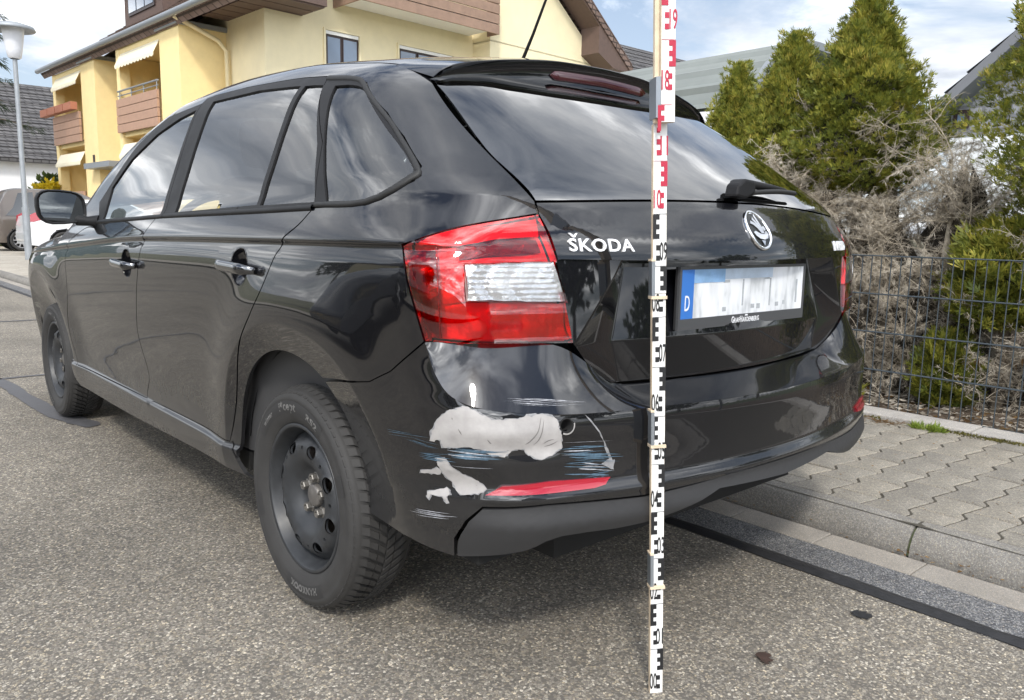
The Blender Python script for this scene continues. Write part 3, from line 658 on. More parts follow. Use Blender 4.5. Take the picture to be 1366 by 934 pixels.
def mirror_mesh(me):
    v = [(-a.co.x, a.co.y, a.co.z) for a in me.vertices]; f = [tuple(p.vertices)[::-1] for p in me.polygons]
    m2 = bpy.data.meshes.new(me.name); m2.from_pydata(v, [], f)
    for mt in me.materials: m2.materials.append(mt)
    m2.polygons.foreach_set('use_smooth', [p.use_smooth for p in me.polygons])
    cn = {}
    src = np.zeros(len(me.loops)*3); me.corner_normals.foreach_get('vector', src); src = src.reshape(-1, 3)
    ln = []
    for p in me.polygons:
        for l in list(p.loop_indices)[::-1]: ln.append((-src[l][0], src[l][1], src[l][2]))
    m2.normals_split_custom_set([tuple(map(float, a)) for a in ln]); m2.update()
    return m2
car = thing('parked_car', 'black estate-style hatchback with scraped rear bumper parked at the kerb', 'car', (0, 2.1, 0))
def part(name, me, parent=None, both=False, label=None):
    o = link(name, me, None, parent or car)
    if label: o['label'] = label
    if both:
        o2 = link(name, mirror_mesh(me), None, parent or car); return o, o2
    return o
def G(name): return to_uz(B[name])
def to_uz(p):
    p = np.array(p, float); return np.stack([to_girth(p), p[:,2]], 1)
def XZ(name): p = np.array(B[name], float); return p[:, [0, 2]]
def yz(pts, x=-.85):                            # side-view (y, z) points
    p = np.array([(x, a, b) for a, b in pts]); return to_uz(p)
# extra grid points along creases
ug = np.arange(-3.2, .95, .010); yu = S(ug, 0*ug+.92)[:,1]
CREASE = np.concatenate([np.stack([ug+k*0, zcrease(yu)-.9035+d], 1) for k, d in enumerate((.9150, .9095, .9055, .9025, .9000, .8975, .8945, .8905, .8850))])
SILLX = np.concatenate([np.stack([ug[ug < .1], 0*ug[ug < .1]+d], 1) for k, d in enumerate((.318, .323, .3265, .329, .3315, .334, .337, .3395, .343, .348, .356))])
ARC = []
for yw in YW:
    for a in np.arange(-40, 221, 1.5):
        ca, sa = math.cos(R(a)), math.sin(R(a))
        r1 = .433+(.035*float(sst(0., .35, -.45*ca)) if yw < 2 else 0)
        for d in (-.015, -.009, -.004, 0., .004, .009, .015): ARC.append((yw+(r1+d)*ca, ZW+(r1+d)*sa))
ARC = yz(ARC)
XTRA = np.concatenate([CREASE, SILLX, ARC])
def arc_pts(yw, r, a0, a1, n=24):
    return yz([(yw+r*math.cos(R(a0+(a1-a0)*k/n)), ZW+r*math.sin(R(a0+(a1-a0)*k/n))) for k in range(n+1)])
def cat(*a): return np.concatenate([np.atleast_2d(np.array(x, float)) for x in a])
RA = .362
# cut lines
door_cut = smoothed(G('door_cut'), 4); rdoor = smoothed(G('rdoor_rear')[1:], 4); fdoor = smoothed(G('fdoor_front'), 4)
gh = G('greenhouse')
ZS = .3440                                      # door bottom
# --- doors (below the belt line)
belt = gh[[18, 17]]                             # (front..rear) of the belt on the rear doors
p_rdoor = cat(door_cut, [(door_cut[-1][0], ZS-.0044)], yz([(1.90, ZS-.004), (1.5, ZS)]), yz([(1.25, ZS+.002)]), rdoor[1:])
HR = dict(c=(1.075, .855)); HFc = (2.058, .822)
def ellipse(c, a, b, n=28, rot=0):
    return [(c[0]+a*math.cos(t)*math.cos(rot)-b*math.sin(t)*math.sin(rot), c[1]+a*math.cos(t)*math.sin(rot)+b*math.sin(t)*math.cos(rot)) for t in np.linspace(0, 2*math.pi, n, endpoint=False)]
hole_r = yz(ellipse(HR['c'], .052, .047)); hole_f = yz(ellipse(HFc, .052, .047))
rd, rd2 = part('rear_door', panel_mesh('rear_door', dom_girth, [p_rdoor, hole_r], PAINT, extra=XTRA), both=True)
fd_front = cat([(fdoor[0][0], fdoor[0][1])], fdoor)
p_fdoor = cat(fdoor, [(fdoor[-1][0], ZS-.0118)], [(door_cut[-1][0], ZS-.0044)], door_cut[::-1], gh[[0]]*[1, 1])
fd, fd2 = part('front_door', panel_mesh('front_door', dom_girth, [p_fdoor, hole_f], PAINT, extra=XTRA), both=True)
# --- sill
sb = smoothed(G('sill_bottom'), 3)
p_sill = cat(sb, yz([(1.17, .272), (1.20, .30), (1.235, ZS+.004)]), yz([(1.25, ZS+.004), (1.5, ZS+.002), (1.9, ZS-.002)]), [(door_cut[-1][0], ZS-.0024)], yz([(2.5, ZS-.0065), (2.95, ZS-.0098), (3.02, .30), (3.0, .25)]))
part('sill', panel_mesh('sill', dom_girth, [p_sill], PAINT, extra=XTRA), both=True)
# --- body side with quarter panel, roof rail and windscreen pillar
def ditch(y):
    y = np.asarray(y, float); xd = pch(y, (.6, .515, .694, .52, 1.0, .555, 2.2, .565, 3.0, .68)); p = S_top(-xd, y); return to_uz(p)
yd = np.concatenate([np.arange(3.0, 1.0, -.06), np.arange(1.0, .70, -.03)])
dl = ditch(yd)
gl = smoothed(G('glass_left'), 4); lamp = G('lamp')
p_side = cat(rdoor[::1], gh[16:0:-1], gh[[0]], G('fdoor_front')[[0]], [(1-2.70, .955)], [(1-2.95, .985)], dl, gl[0:], lamp[[2]],
             smoothed(lamp[[2, 1, 0]], 4)[1:], lamp[[7, 6, 5]], G('bumper_seam')[::-1][1:-1], arc_pts(.84, RA, 118, 5, 26), yz([(1.20, .31), (1.235, ZS+.003)]))
part('body_side', panel_mesh('body_side', dom_girth, [p_side], PAINT, extra=XTRA, step=(.02, .012)), both=True)
# --- front wing
fr_ = cat(fdoor[::-1], [(1-2.95, .985)], [(1-3.1, .955)], yz([(3.3, .925), (3.6, .87), (3.9, .80), (4.02, .74)]), yz([(4.06, .5), (4.05, .30)]), arc_pts(3.442, RA, 0, 180, 30), yz([(3.03, .30)]))
part('front_wing', panel_mesh('front_wing', dom_girth, [fr_], PAINT, extra=XTRA), both=True)
# --- window surrounds and glass
qg = smoothed(G('quarter_glass')[[0, 1, 2, 3, 4]], 3); qg = cat(qg, G('quarter_glass')[[5, 6, 7]])
ga = G('rear_glass_a'); gb = G('rear_glass_b'); gf = G('front_glass')
def between(a, b, n=6): return [tuple(np.array(a)+(np.array(b)-np.array(a))*k/n) for k in range(n+1)]
c1b, c1t = G('cut_ab')[0], G('cut_ab')[1]
c2 = G('cut_bc')
frame_f = cat(gh[0:6], c1t, c1b)
frame_r = cat(c1b, c1t, gh[6:9], c2[2], c2[1], c2[0])
frame_q = cat(c2[0], c2[1], c2[2], gh[9:17])
for nm, fp, holes in (('front_window_frame', frame_f, [gf]), ('rear_window_frame', frame_r, [ga, gb]), ('quarter_window_frame', frame_q, [qg])):
    part(nm, panel_mesh(nm, dom_girth, [fp]+holes, TRIM, gap=.0016, off=.0015, flange=.010, step=(.03, .02)), both=True)
for nm, gp, mt in (('front_side_window', gf, GLASS_F), ('rear_side_window', ga, GLASS_S), ('rear_side_window', gb, GLASS_S), ('quarter_window', qg, GLASS_S)):
    part(nm, panel_mesh(nm, dom_girth, [gp], mt, gap=-.004, off=-.003, flange=0, step=(.03, .02)), both=True)
def rib(name, pts, w, off, mat, dom=dom_girth, parent=None, both=True, h=.004, label=None):
    P = resample_open(np.array(pts, float), .012); e = np.gradient(P, axis=0); e /= np.linalg.norm(e, axis=1, keepdims=True)
    nn = np.stack([-e[:,1], e[:,0]], 1)
    rows = []
    for s_, o_ in ((-1, -.002), (-1, off), (-.55, off+h), (.55, off+h), (1, off), (1, -.002)):
        p, n = dom(P+nn*w/2*s_); rows.append(p+n*o_)
    V = np.concatenate(rows); m = len(P); F_ = [(i*m+k, i*m+k+1, (i+1)*m+k+1, (i+1)*m+k) for i in range(5) for k in range(m-1)]
    me = mesh(name, V, F_, mat, True)
    bm = bmesh.new(); bm.from_mesh(me); bmesh.ops.recalc_face_normals(bm, faces=bm.faces[:])
    c = Vector((0, 1.6, .7)); fs = bm.faces[:]
    if sum((f.calc_center_median()-c).dot(f.normal)*f.calc_area() for f in fs) < 0: bmesh.ops.reverse_faces(bm, faces=fs)
    bm.to_mesh(me); bm.free()
    return part(name, me, parent, both, label)
def resample_open(P, h):
    out = []
    for a, b in zip(P[:-1], P[1:]):
        n = max(1, int(np.ceil(np.linalg.norm(b-a)/h)))
        for k in range(n): out.append(a+(b-a)*k/n)
    return np.array(out+[P[-1]])
rib('belt_strip', cat(gh[0]+[-.0, -.002], c1b+[.004, -.001]), .013, .002, TRIM)
rib('belt_strip', cat(c1b+[.008, -.001], c2[0]+[-.005, .0]), .013, .002, TRIM)
rib('quarter_seal', smoothed(cat(c2[2]+[.004, -.004], gh[10]+[.001, -.006], gh[11]+[-.004, -.006], gh[12:15]+[-.007, -.004], gh[15]+[-.006, .006], gh[16]+[0, .006], c2[0]+[.006, .006]), 4), .012, .002, RUBBER)
# --- roof, windscreen, bonnet
yr = np.arange(.80, 2.3, .06)
def xd(y): return pch(y, (.6, .515, .694, .52, 1.0, .555, 2.2, .565, 3.0, .68))
def lr(ys): return cat(np.stack([-xd(ys), ys], 1), np.stack([xd(ys), ys], 1)[::-1])
part('roof', panel_mesh('roof', dom_top, [lr(np.arange(.80, 2.29, .06))], PAINT, step=(.04, .04)))
part('windscreen', panel_mesh('windscreen', dom_top, [lr(np.arange(2.31, 3.02, .06))], GLASS_F, step=(.05, .04)))
part('bonnet', panel_mesh('bonnet', dom_top, [[(-.70, 3.08), (.70, 3.08), (.72, 3.5), (.66, 4.0), (.5, 4.12), (-.5, 4.12), (-.66, 4.0), (-.72, 3.5)]], PAINT, step=(.05, .04)))
nose = [(x, y) for x, y in ((-.80, 4.03), (-.80, 4.24), (.80, 4.24), (.80, 4.03))]
nm_ = MB()
for k in range(1):
    th = np.linspace(R(-62), R(62), 41); zz = np.linspace(.22, .80, 26); V = []
    for z_ in zz:
        o_ = np.array([(0, 2.9, z_)]*len(th)); d_ = np.stack([np.sin(th), np.cos(th), 0*th], 1)
        V.append(solve_ray(o_, d_, 1.8))
    V = np.concatenate(V); nm_.add(V, [(i*41+j, i*41+j+1, (i+1)*41+j+1, (i+1)*41+j) for i in range(25) for j in range(40)], True)
fixn(nm_.build('front_bumper', PAINT, car))
# --- rear window and tailgate
XD = pch
gl3 = np.array(B['glass_left']); glx = smoothed(gl3[:, [0, 2]], 5)
gbz = smoothed(XZ('glass_bottom')[:3], 4)
gb_half = gbz[gbz[:,0] < -.01]
bot = cat(gb_half, [(0, 1.036)], (gb_half*[-1, 1])[::-1])
top_z = 1.338
p_rw = cat(glx[:-1], bot, (glx[:-1]*[-1, 1])[::-1], [(.45, top_z), (.2, top_z+.022), (0, top_z+.027), (-.2, top_z+.022), (-.45, top_z)])
part('rear_window', panel_mesh('rear_window', dom_rear, [p_rw], GLASS_R, gap=.003, step=(.03, .02), flange=.006))
led = [(-.594, .906), (-.4, .9035), (0, .902), (.4, .9035), (.594, .906)]
lu = XZ('lamp')[[2, 3]]
p_tg = cat(bot, (lu*[-1, 1]), led[::-1], lu[::-1])
tg = part('tailgate', panel_mesh('tailgate', dom_rear, [p_tg], PAINT, gap=.0022, step=(.02, .01), flange=.075))
def rec_lines(z): return np.interp(z, (.60, .64, .735, .875, .96), (.395, .405, .435, .392, .37)), np.interp(z, (.60, .64, .735, .875, .96), (.455, .47, .558, .458, .41))
RECX = []
for z_ in np.arange(.64, .93, .007):
    a_, b_ = rec_lines(z_)
    for q_ in (a_-.004, a_, a_+.004, b_-.004, b_, b_+.004): RECX += [(q_, z_), (-q_, z_)]
for x_ in np.arange(-.56, .561, .008): RECX += [(x_, z_) for z_ in (.728, .732, .735, .738, .742)]
RECX = np.array(RECX)
def y_low(x, z):
    base = np.interp(z, (.60, .735, .96), (.119, .1115, .150))
    xi, xo = rec_lines(z)
    w = np.clip((np.abs(x)-xi)/(xo-xi), 0, 1)
    outer = np.interp(z, (.60, .735, .96), (.112, .0685, .087))
    return base*(1-w)+outer*w+.265*x*x
tl = B['tg_edge']; tlx = [(a, c) for a, b, c in tl]
half = cat([(-.597, .925)], [(-.563, .742)], [(-.522, .70), (-.478, .665), (-.43, .643)], [(-.2, .640)])
p_tl = cat(half, [(0, .639)], (half*[-1, 1])[::-1])
part('tailgate_recess', panel_mesh('tailgate_recess', hfield(y_low), [p_tl], PAINT, gap=.002, step=(.016, .008), flange=.02, extra=RECX))
# --- bumper: skin below the crease, ledge above it
cb = np.array(B['crease_b']); cbl = cb[:8]; cbl = cat(cbl, [(-.22, .022, .607)], [(0, .006, .606)])
cr_uz = to_uz(cbl); cr_uz = smoothed(cr_uz, 3)
vt = to_uz(np.array(B['valance_top'])[:4]); vl = to_uz(np.array(B['valance'])[:4])
UM2 = 2*UMID
def mir(L): return (np.array(L)*[-1, 1]+[UM2, 0])[::-1]
low = cat(to_uz(np.array(B['bumper_low'])[:1]), to_uz([B['bumper_low'][1]])+[-.004, 0], vl[[2]]+[-.006, 0], vl[[1]]+[-.004, .001], vt[[0]]+[0, .004], vt[[1, 2]]+[0, .003], [(UMID-.1, .4435)])
seam = G('bumper_seam')
arcb = yz([(.84+(RA-.040*k/14)*math.cos(R(120+56*k/14)), ZW+(RA-.040*k/14)*math.sin(R(120+56*k/14))) for k in range(15)])
hb = cat(low[::-1], arcb[::-1], seam[1:], cr_uz[1:-1])
arcr = yz([(.84+(RA-.030*k/14)*math.cos(R(120+38*k/14)), ZW+(RA-.030*k/14)*math.sin(R(120+38*k/14))) for k in range(15)])
ext_t = to_uz([(-.827, .50, .437), (-.824, .38, .437), (-.805, .265, .437)])
rlow = cat(ext_t, vt[[0]]+[0, .004], vt[[1, 2]]+[0, .003], [(UMID-.1, .4435)])
p_b = cat(hb, [(UMID, .606)], mir(cr_uz[1:-1]), mir(cat(arcr[::-1], seam[1:])), mir(rlow[::-1]), [(UMID, .444)])
hole_s = to_uz([B['sensor_hole'][0]])[0]
crack_u = [(UMID-.3, .54)]
DENT = to_uz([(-.80, .25, .47)])[0]; FOLD = to_uz([(-.70, .14, .545)])[0]
def dent(q):                                    # the corner is pushed in around the lower tear
    r2 = ((q[:,0]-DENT[0])/.06)**2+((q[:,1]-DENT[1])/.03)**2
    r3 = ((q[:,0]-FOLD[0])/.11)**2+((q[:,1]-FOLD[1])/.016)**2; r4 = ((q[:,0]-FOLD[0]+.03)/.07)**2+((q[:,1]-FOLD[1]-.035)/.014)**2
    return -.0055*np.exp(-r3)+.0035*np.exp(-r4)-.010*np.exp(-r2)+.004*np.exp(-((q[:,0]-DENT[0]-.02)/.03)**2-((q[:,1]-DENT[1]-.045)/.014)**2)
ub = np.arange(.75, 2*UMID-.7, .009); XB = np.concatenate([np.stack([ub, 0*ub+d], 1) for d in (.496, .488, .482, .478, .474, .470, .464, .457, .452, .448, .4455, .442)])
bumper = part('rear_bumper', panel_mesh('rear_bumper', dom_girth, [p_b, ellipse(hole_s, .0125, .0130, 20)], PAINT, gap=.0, step=(.018, .011), flange=.012, extra=np.concatenate([ARC, XB]), bump=dent))
lo_c = cbl
up_c = np.array([(-.822, .290, .7475), (-.80, .274, .748), (-.76, .247, .7475), (-.705, .218, .747), (-.60, .165, .7395), (-.525, .148, .700), (-.47, .153, .663), (-.405, .152, .641), (-.22, .122, .6385), (0, .113, .637)])
def full(L): return cat(L, (L[:-1]*[-1, 1, 1])[::-1])
Lc = smoothed(full(lo_c), 6); Uc = smoothed(full(up_c), 6)
rows = []
inner = Lc.copy(); inner[:, 2] -= .006; inner[:, 1] += .002
rows.append(inner)
for t in np.linspace(0, 1, 12):
    P = Lc*(1-t)+Uc*t; P[:, 2] -= .004*math.sin(math.pi*t)*np.clip((np.abs(P[:,0])-.3)/.3, 0, 1)+.002*math.sin(math.pi*t); rows.append(P)
last = Uc.copy(); last[:, 1] += .03; last[:, 2] -= .004; rows.append(last)
m_ = len(Lc); Vv = np.concatenate(rows); Ff = [(i*m_+k, i*m_+k+1, (i+1)*m_+k+1, (i+1)*m_+k) for i in range(len(rows)-1) for k in range(m_-1)]
me = mesh('bumper_ledge', Vv, Ff, PAINT, True)
bm = bmesh.new(); bm.from_mesh(me); bmesh.ops.recalc_face_normals(bm, faces=bm.faces[:])
if sum(f.normal.z*f.calc_area() for f in bm.faces) < 0: bmesh.ops.reverse_faces(bm, faces=bm.faces[:])
for e in bm.edges:
    if len(e.link_faces) == 2 and e.calc_face_angle(0) > R(30): e.smooth = False
bm.to_mesh(me); bm.free()
part('bumper_ledge', me)
# --- lower valance
va = to_uz(np.array(B['valance'])[:8]); 
half = cat(va[[0]], smoothed(va[[1, 2, 3]], 3), smoothed(va[3:8], 3)[1:])
tops = cat(vt[[0, 1, 2]], [(UMID-.2, .4405)])
ext_v = to_uz([(-.805, .265, .434), (-.824, .38, .434), (-.826, .50, .434), (-.82, .50, .336), (-.815, .36, .331)])
half_r = cat(ext_v[::1], va[[3]], smoothed(va[3:8], 3)[1:]); tops_r = cat(vt[[0, 1, 2]], [(UMID-.2, .4405)])
p_v = cat(tops[::-1], half, [(UMID, .404)], mir(half_r), mir(tops_r[::-1]), [(UMID, .4405)])
part('bumper_valance', panel_mesh('bumper_valance', dom_girth, [p_v], PLASTIC, gap=.0012, off=.001, step=(.018, .008), flange=.016))
und = MB(); und.box((-.74, .22, .30), (.74, .50, .33)); und.build('bumper_underside', DARK, car)
# --- reflectors
rf = G('reflector'); part('reflector', panel_mesh('reflector', dom_girth, [rf], RED_REFLECT, gap=.001, off=.0055, flange=.008, step=(.012, .006)), both=True)
# ---------------------------------------------------------------- tail lamps
lampL = cat(smoothed(lamp[[0, 1, 2]], 3), lamp[3:5], lamp[5:8])
rev = G('reverse')
lp = {k: G('lamp_'+k) for k in ('top', 'band', 'frame', 'low', 'side')}
def lamp_parts(side):
    me_h = panel_mesh('tail_lamp', dom_girth, [lampL], REDIN, gap=.004, off=-.030, flange=0, step=(.02, .012))
    yield 'tail_lamp', me_h, None
    yield 'red_lens', panel_mesh('red_lens', dom_girth, [lampL, rev], LENS_R, gap=.0018, off=.0015, flange=.028, step=(.014, .010)), 1
    yield 'reversing_lens', panel_mesh('reversing_lens', dom_girth, [rev], LENS_C, gap=.0006, off=.0015, flange=.0, step=(.014, .010)), 1
    yield 'reversing_reflector', panel_mesh('reversing_reflector', dom_girth, [rev], SILVER, gap=.001, off=-.010, flange=-.008, step=(.0024, .0024), bump=lambda q: .0012+.0016*np.abs(np.sin(q[:,1]*300))*.6+.0034*np.abs(np.sin(q[:,0]*75+.8*np.sin(q[:,1]*60)))*sst(.0, .12, q[:,0].max()-q[:,0])), 1
    for k, mt, o_ in (('top', REDIN, -.010), ('band', SMOKE, -.018), ('frame', REDIN, -.012), ('low', REDIN, -.016), ('side', SMOKE, -.012)):
        bf = {'side': (lambda q: .005*np.sin(q[:,0]*95+q[:,1]*40)+.003*np.sin(q[:,1]*130)), 'low': (lambda q: .006*np.sin(q[:,0]*70)*np.sin(q[:,1]*75)+.0022*np.abs(np.sin(q[:,0]*210))), 'band': (lambda q: .004*np.sin(q[:,0]*60+q[:,1]*90)), 'frame': (lambda q: .004*np.sin(q[:,0]*80+3*np.sin(q[:,1]*40))), 'top': (lambda q: .0012*np.abs(np.sin(q[:,0]*240)))}[k]
        yield {'top': 'light_guide', 'band': 'smoked_reflector', 'frame': 'inner_reflector', 'low': 'lower_reflector', 'side': 'side_reflector'}[k], panel_mesh('lamp_inner', dom_girth, [lp[k]], mt, gap=.001, off=o_, flange=.002, step=(.006, .005), bump=bf), 1
tl1 = tl2 = None
for nm, me, sub in lamp_parts(0):
    if sub is None: tl1, tl2 = part(nm, me, both=True)
    else: link(nm, me, None, tl1); link(nm, mirror_mesh(me), None, tl2)
bb = MB(); bb.lathe([(0, -.006), (.006, -.005), (.009, .004), (.008, .012), (0, .014)], 14, 'y', tuple(np.array(B['bulb'][0])+[.022, .006, 0])); bb.build('bulb', AMBER, tl1)
rib('crease_line', G('lampcrease'), .0022, .0012, LENS_R, h=.0012)
# ---------------------------------------------------------------- spoiler with brake light, aerial, wiper
xs = np.linspace(-.545, .545, 61)
def sp_u(x): return pch(np.abs(x), (0, 1.406, .15, 1.403, .26, 1.394, .40, 1.374, .48, 1.357, .52, 1.340, .546, 1.318))
def sp_l(x): return pch(np.abs(x), (0, 1.350, .2, 1.343, .40, 1.322, .546, 1.312))
def sp_y(x): return .605+.17*x*x
rows = []
tp = S_top(xs, 0*xs+.812); rows.append(np.stack([xs, tp[:,1]+.012, tp[:,2]-.012], 1)); rows.append(tp+[0, 0, .0005])
for t in (.2, .4, .6, .8, .93, 1.0):
    yy = tp[:,1]*(1-t)+sp_y(xs)*t; zz = tp[:,2]*(1-t)+sp_u(xs)*t+.010*math.sin(math.pi*t)*np.clip(1-np.abs(xs)/.5, 0, 1)
    rows.append(np.stack([xs, yy, zz], 1))
ntop = len(rows)
for t in np.linspace(0, 1, 6):
    zz = sp_u(xs)*(1-t)+sp_l(xs)*t-.002*(t == 0); yy = sp_y(xs)+.010*t+.006*math.sin(math.pi*t)-.002*(t == 0)
    rows.append(np.stack([xs, yy, zz], 1))
rows.append(np.stack([xs, sp_y(xs)+.03, sp_l(xs)-.001], 1)); rows.append(np.stack([xs, sp_y(xs)+.16, sp_l(xs)+.035], 1))
V = np.concatenate(rows); m_ = len(xs)
me = mesh('spoiler', V, [(i*m_+k, i*m_+k+1, (i+1)*m_+k+1, (i+1)*m_+k) for i in range(len(rows)-1) for k in range(m_-1)], PAINT, True)
spo = part('spoiler', me); autosmooth(spo, 28)
if sum(p.normal.z*p.area for p in me.polygons if p.center.z > 1.40) < 0: me.flip_normals()
xb = np.linspace(-.195, .195, 25); V = []; 
for t, o_ in ((0, .002), (.08, .0045), (.92, .0045), (1, .002)):
    e = np.clip((.195-np.abs(xb))/.02, 0, 1)**.5
    zc_ = (sp_u(xb)*.42+sp_l(xb)*.58)-.002; h_ = .0125*e
    V.append(np.stack([xb, sp_y(xb)+.011-o_, zc_+h_*(1-2*t)], 1))
V = np.concatenate(V); me = mesh('brake_light', V, [(i*25+k, i*25+k+1, (i+1)*25+k+1, (i+1)*25+k)[::-1] for i in range(3) for k in range(24)], simple('dark_red_lens', (.045, .006, .010), .12, coat=1.), True)
link('brake_light', me, None, spo); fixn(bpy.data.objects['brake_light'])
ae = MB(); ae.lathe([(0, .03), (.012, .028), (.022, .018), (.034, .0), (.036, -.02)], 20, 'z', (0, .945, 1.452)); ae.tube([(0, .945, 1.478), (0, .90, 1.545), (0, .82, 1.68)], [.0055, .0045, .0035], 8); ae.build('aerial', TRIM, car)
wi = MB()
yb_ = lambda x, z: float(dom_rear(np.array([(x, z)]))[0][0][1])
wi.prism([(-.052, 1.050), (-.045, 1.078), (-.02, 1.093), (.022, 1.090), (.028, 1.062), (-.01, 1.046)], -.050, -.012, Matrix(((1, 0, 0, 0), (0, 0, 1, yb_(0, 1.06)), (0, 1, 0, 0), (0, 0, 0, 1))))
w_ = wi.build('rear_wiper', TRIM, car); w_['label'] = 'black wiper at the foot of the rear window'
bv = w_.modifiers.new('b', 'BEVEL'); bv.width = .006; bv.segments = 2
ar_ = MB(); pts = [(-.005, yb_(0, 1.08)-.032, 1.081), (.08, yb_(.08, 1.085)-.036, 1.085), (.18, yb_(.18, 1.08)-.03, 1.082), (.25, yb_(.25, 1.07)-.024, 1.078)]
ar_.tube(pts, [.012, .011, .009, .006], 8); ar_.build('wiper_arm', TRIM, w_)
bl_ = MB(); pts = [(x, yb_(x, 1.058)-.012, 1.058+.016*math.sin((x)*6)) for x in np.linspace(.03, .31, 9)]; bl_.tube(pts, .0065, 6); bl_.build('wiper_blade', RUBBER, w_)
# ---------------------------------------------------------------- badges, plate, handles
def on_rear(V, x0, z0, h=.0, parent=None):
    q = V[:, :2]+[x0, z0]; p, n = dom_rear(q); return p+n*(V[:, 2:3]+h)
V, Fc = text_mesh('SKODA', .0345, .0015, .0006, 1.10)
w0 = V[:,0].max()-V[:,0].min(); V[:,0] *= .150/w0
car_ = np.array([(-.0100, .0240), (-.0062, .0240), (0, .0196), (.0062, .0240), (.0100, .0240), (.0022, .0158), (-.0022, .0158)])+[V[:,0].min()+.0142, .0]
V2_ = np.concatenate([np.c_[car_, np.full(7, -.0015)], np.c_[car_, np.full(7, .0015)]]); n0_ = len(V)
V = np.concatenate([V, V2_]); Fc = list(Fc)+[(n0_+7, n0_+8, n0_+9, n0_+12, n0_+13), (n0_+9, n0_+10, n0_+11, n0_+12)]+[(n0_+i, n0_+(i+1) % 7, n0_+7+(i+1) % 7, n0_+7+i) for i in range(7)]
link('lettering', mesh('lettering', on_rear(V, -.490, .934, .0015), Fc, LETTER), None, tg)
V, Fc = text_mesh('RAPID', .0345, .0015, .0009, 1.10); V[:,0] *= .13/(V[:,0].max()-V[:,0].min())
link('lettering', mesh('lettering', on_rear(V, .520, .934, .0015), Fc, LETTER), None, tg)
# round badge: chrome ring, dark field, winged arrow
eb = MB()
n_ = 48
ring = [(.0462, .000), (.0462, .003), (.0445, .0055), (.042, .006), (.0395, .005), (.0385, .002)]
V = []; 
for k in range(n_):
    t = 2*math.pi*k/n_
    for r, h in ring: V.append((r*math.cos(t), r*math.sin(t), h))
m_ = len(ring); eb.add(on_rear(np.array(V), .003, .972), [(k*m_+i, ((k+1) % n_)*m_+i, ((k+1) % n_)*m_+i+1, k*m_+i+1) for k in range(n_) for i in range(m_-1)], True)
badge = eb.build('badge', CHROME, tg); fixn(badge)
V = [(0, 0, .0025)]+[(.039*math.cos(2*math.pi*k/40), .039*math.sin(2*math.pi*k/40), .0025) for k in range(40)]
fixn(link('badge_field', mesh('badge_field', on_rear(np.array(V), .003, .972), [(0, 1+k, 1+(k+1) % 40) for k in range(40)], simple('badge_black', (.01, .012, .012), .15)), None, badge))
em = MB()
def plate2(poly, h0=.003, h1=.0048):
    P = np.array(poly, float); n = len(P)
    V = np.concatenate([np.c_[P, np.full(n, h0)], np.c_[P, np.full(n, h1)]])
    em.add(on_rear(V, .003, .972), [tuple(range(n, 2*n))]+[(i, (i+1) % n, n+(i+1) % n, n+i) for i in range(n)])
for k in range(3):                              # wing feathers
    a = k*.0125
    plate2([(-.026+a*1.15, .014+a*.75), (-.020+a*1.10, .021+a*.62), (-.008+a*.75, .016+a*.35), (.004+a*.45, .004+a*.1), (.008+a*.25, -.008), (.002+a*.2, -.008), (-.006+a*.45, .003+a*.12), (-.016+a*.8, .011+a*.45)])
plate2([(-.030, -.006), (-.020, -.003), (-.004, -.009), (.012, -.010), (.024, -.002), (.030, -.010), (.022, -.019), (.006, -.022), (-.012, -.020), (-.024, -.014)])
plate2([(-.008, -.0235), (.008, -.0245), (.001, -.0355)])
plate2([(.014, .006), (.024, .009), (.027, .001), (.017, -.003)])
em.build('badge_emblem', CHROME, badge)
PY = .122; PZ = .829
pf = MB(); pf.box((-.2675, PY-.001, PZ-.0795), (.2675, PY+.008, PZ+.0605), bev=.002); plf = pf.build('number_plate', simple('plate_frame', (.02, .02, .021), .45), car)
fr2 = MB()
for lo, hi in (((-.268, PY-.006, PZ+.0545), (.268, PY+.001, PZ+.061)), ((-.268, PY-.006, PZ-.080), (.268, PY+.001, PZ-.0552)), ((-.268, PY-.0058, PZ-.0549), (-.2604, PY+.001, PZ+.0542)), ((.2604, PY-.0058, PZ-.0549), (.268, PY+.001, PZ+.0542))): fr2.box(lo, hi)
fr2.build('plate_frame', simple('plate_frame_grey', (.06, .062, .066), .4), plf)
def plate_mat():
    m, nt, b = newmat('plate_face'); t = node(nt, 'ShaderNodeTexCoord').outputs['Object']
    s = node(nt, 'ShaderNodeSeparateXYZ', {0: t})
    mp = node(nt, 'ShaderNodeMapping', {0: t, 3: (9, 9, 3)})
    n = node(nt, 'ShaderNodeTexNoise', {'Vector': mp.outputs[0], 'Scale': 3.2, 'Detail': 3.}).outputs[0]
    c = ramp(nt, n, [(.40, (.47, .49, .51)), (.5, (.66, .68, .70)), (.62, (.75, .77, .80))])
    nt.links.new(c, b.inputs['Base Color']); b.inputs['Roughness'].default_value = .35; return m
SMUDGE = simple('plate_smudge', (.36, .38, .40), .5, var=.3, vscale=60)
w1 = MB(); w1.box((-.2600, PY-.004, PZ-.055), (.2600, PY-.001, PZ+.0545)); w1.build('plate_sheet', plate_mat(), plf)
PBL = simple('plate_blue', (.035, .16, .50), .35)
w2 = MB(); w2.box((-.2600, PY-.0052, PZ-.055), (-.215, PY-.0041, PZ+.0545)); w2.build('blue_band', PBL, plf)
w2 = MB(); w2.box((-.215, PY-.0050, PZ+.024), (-.095, PY-.0041, PZ+.0545)); w2.build('blue_band', simple('plate_pale_blue', (.22, .38, .60), .4, var=.3, vscale=14), plf)
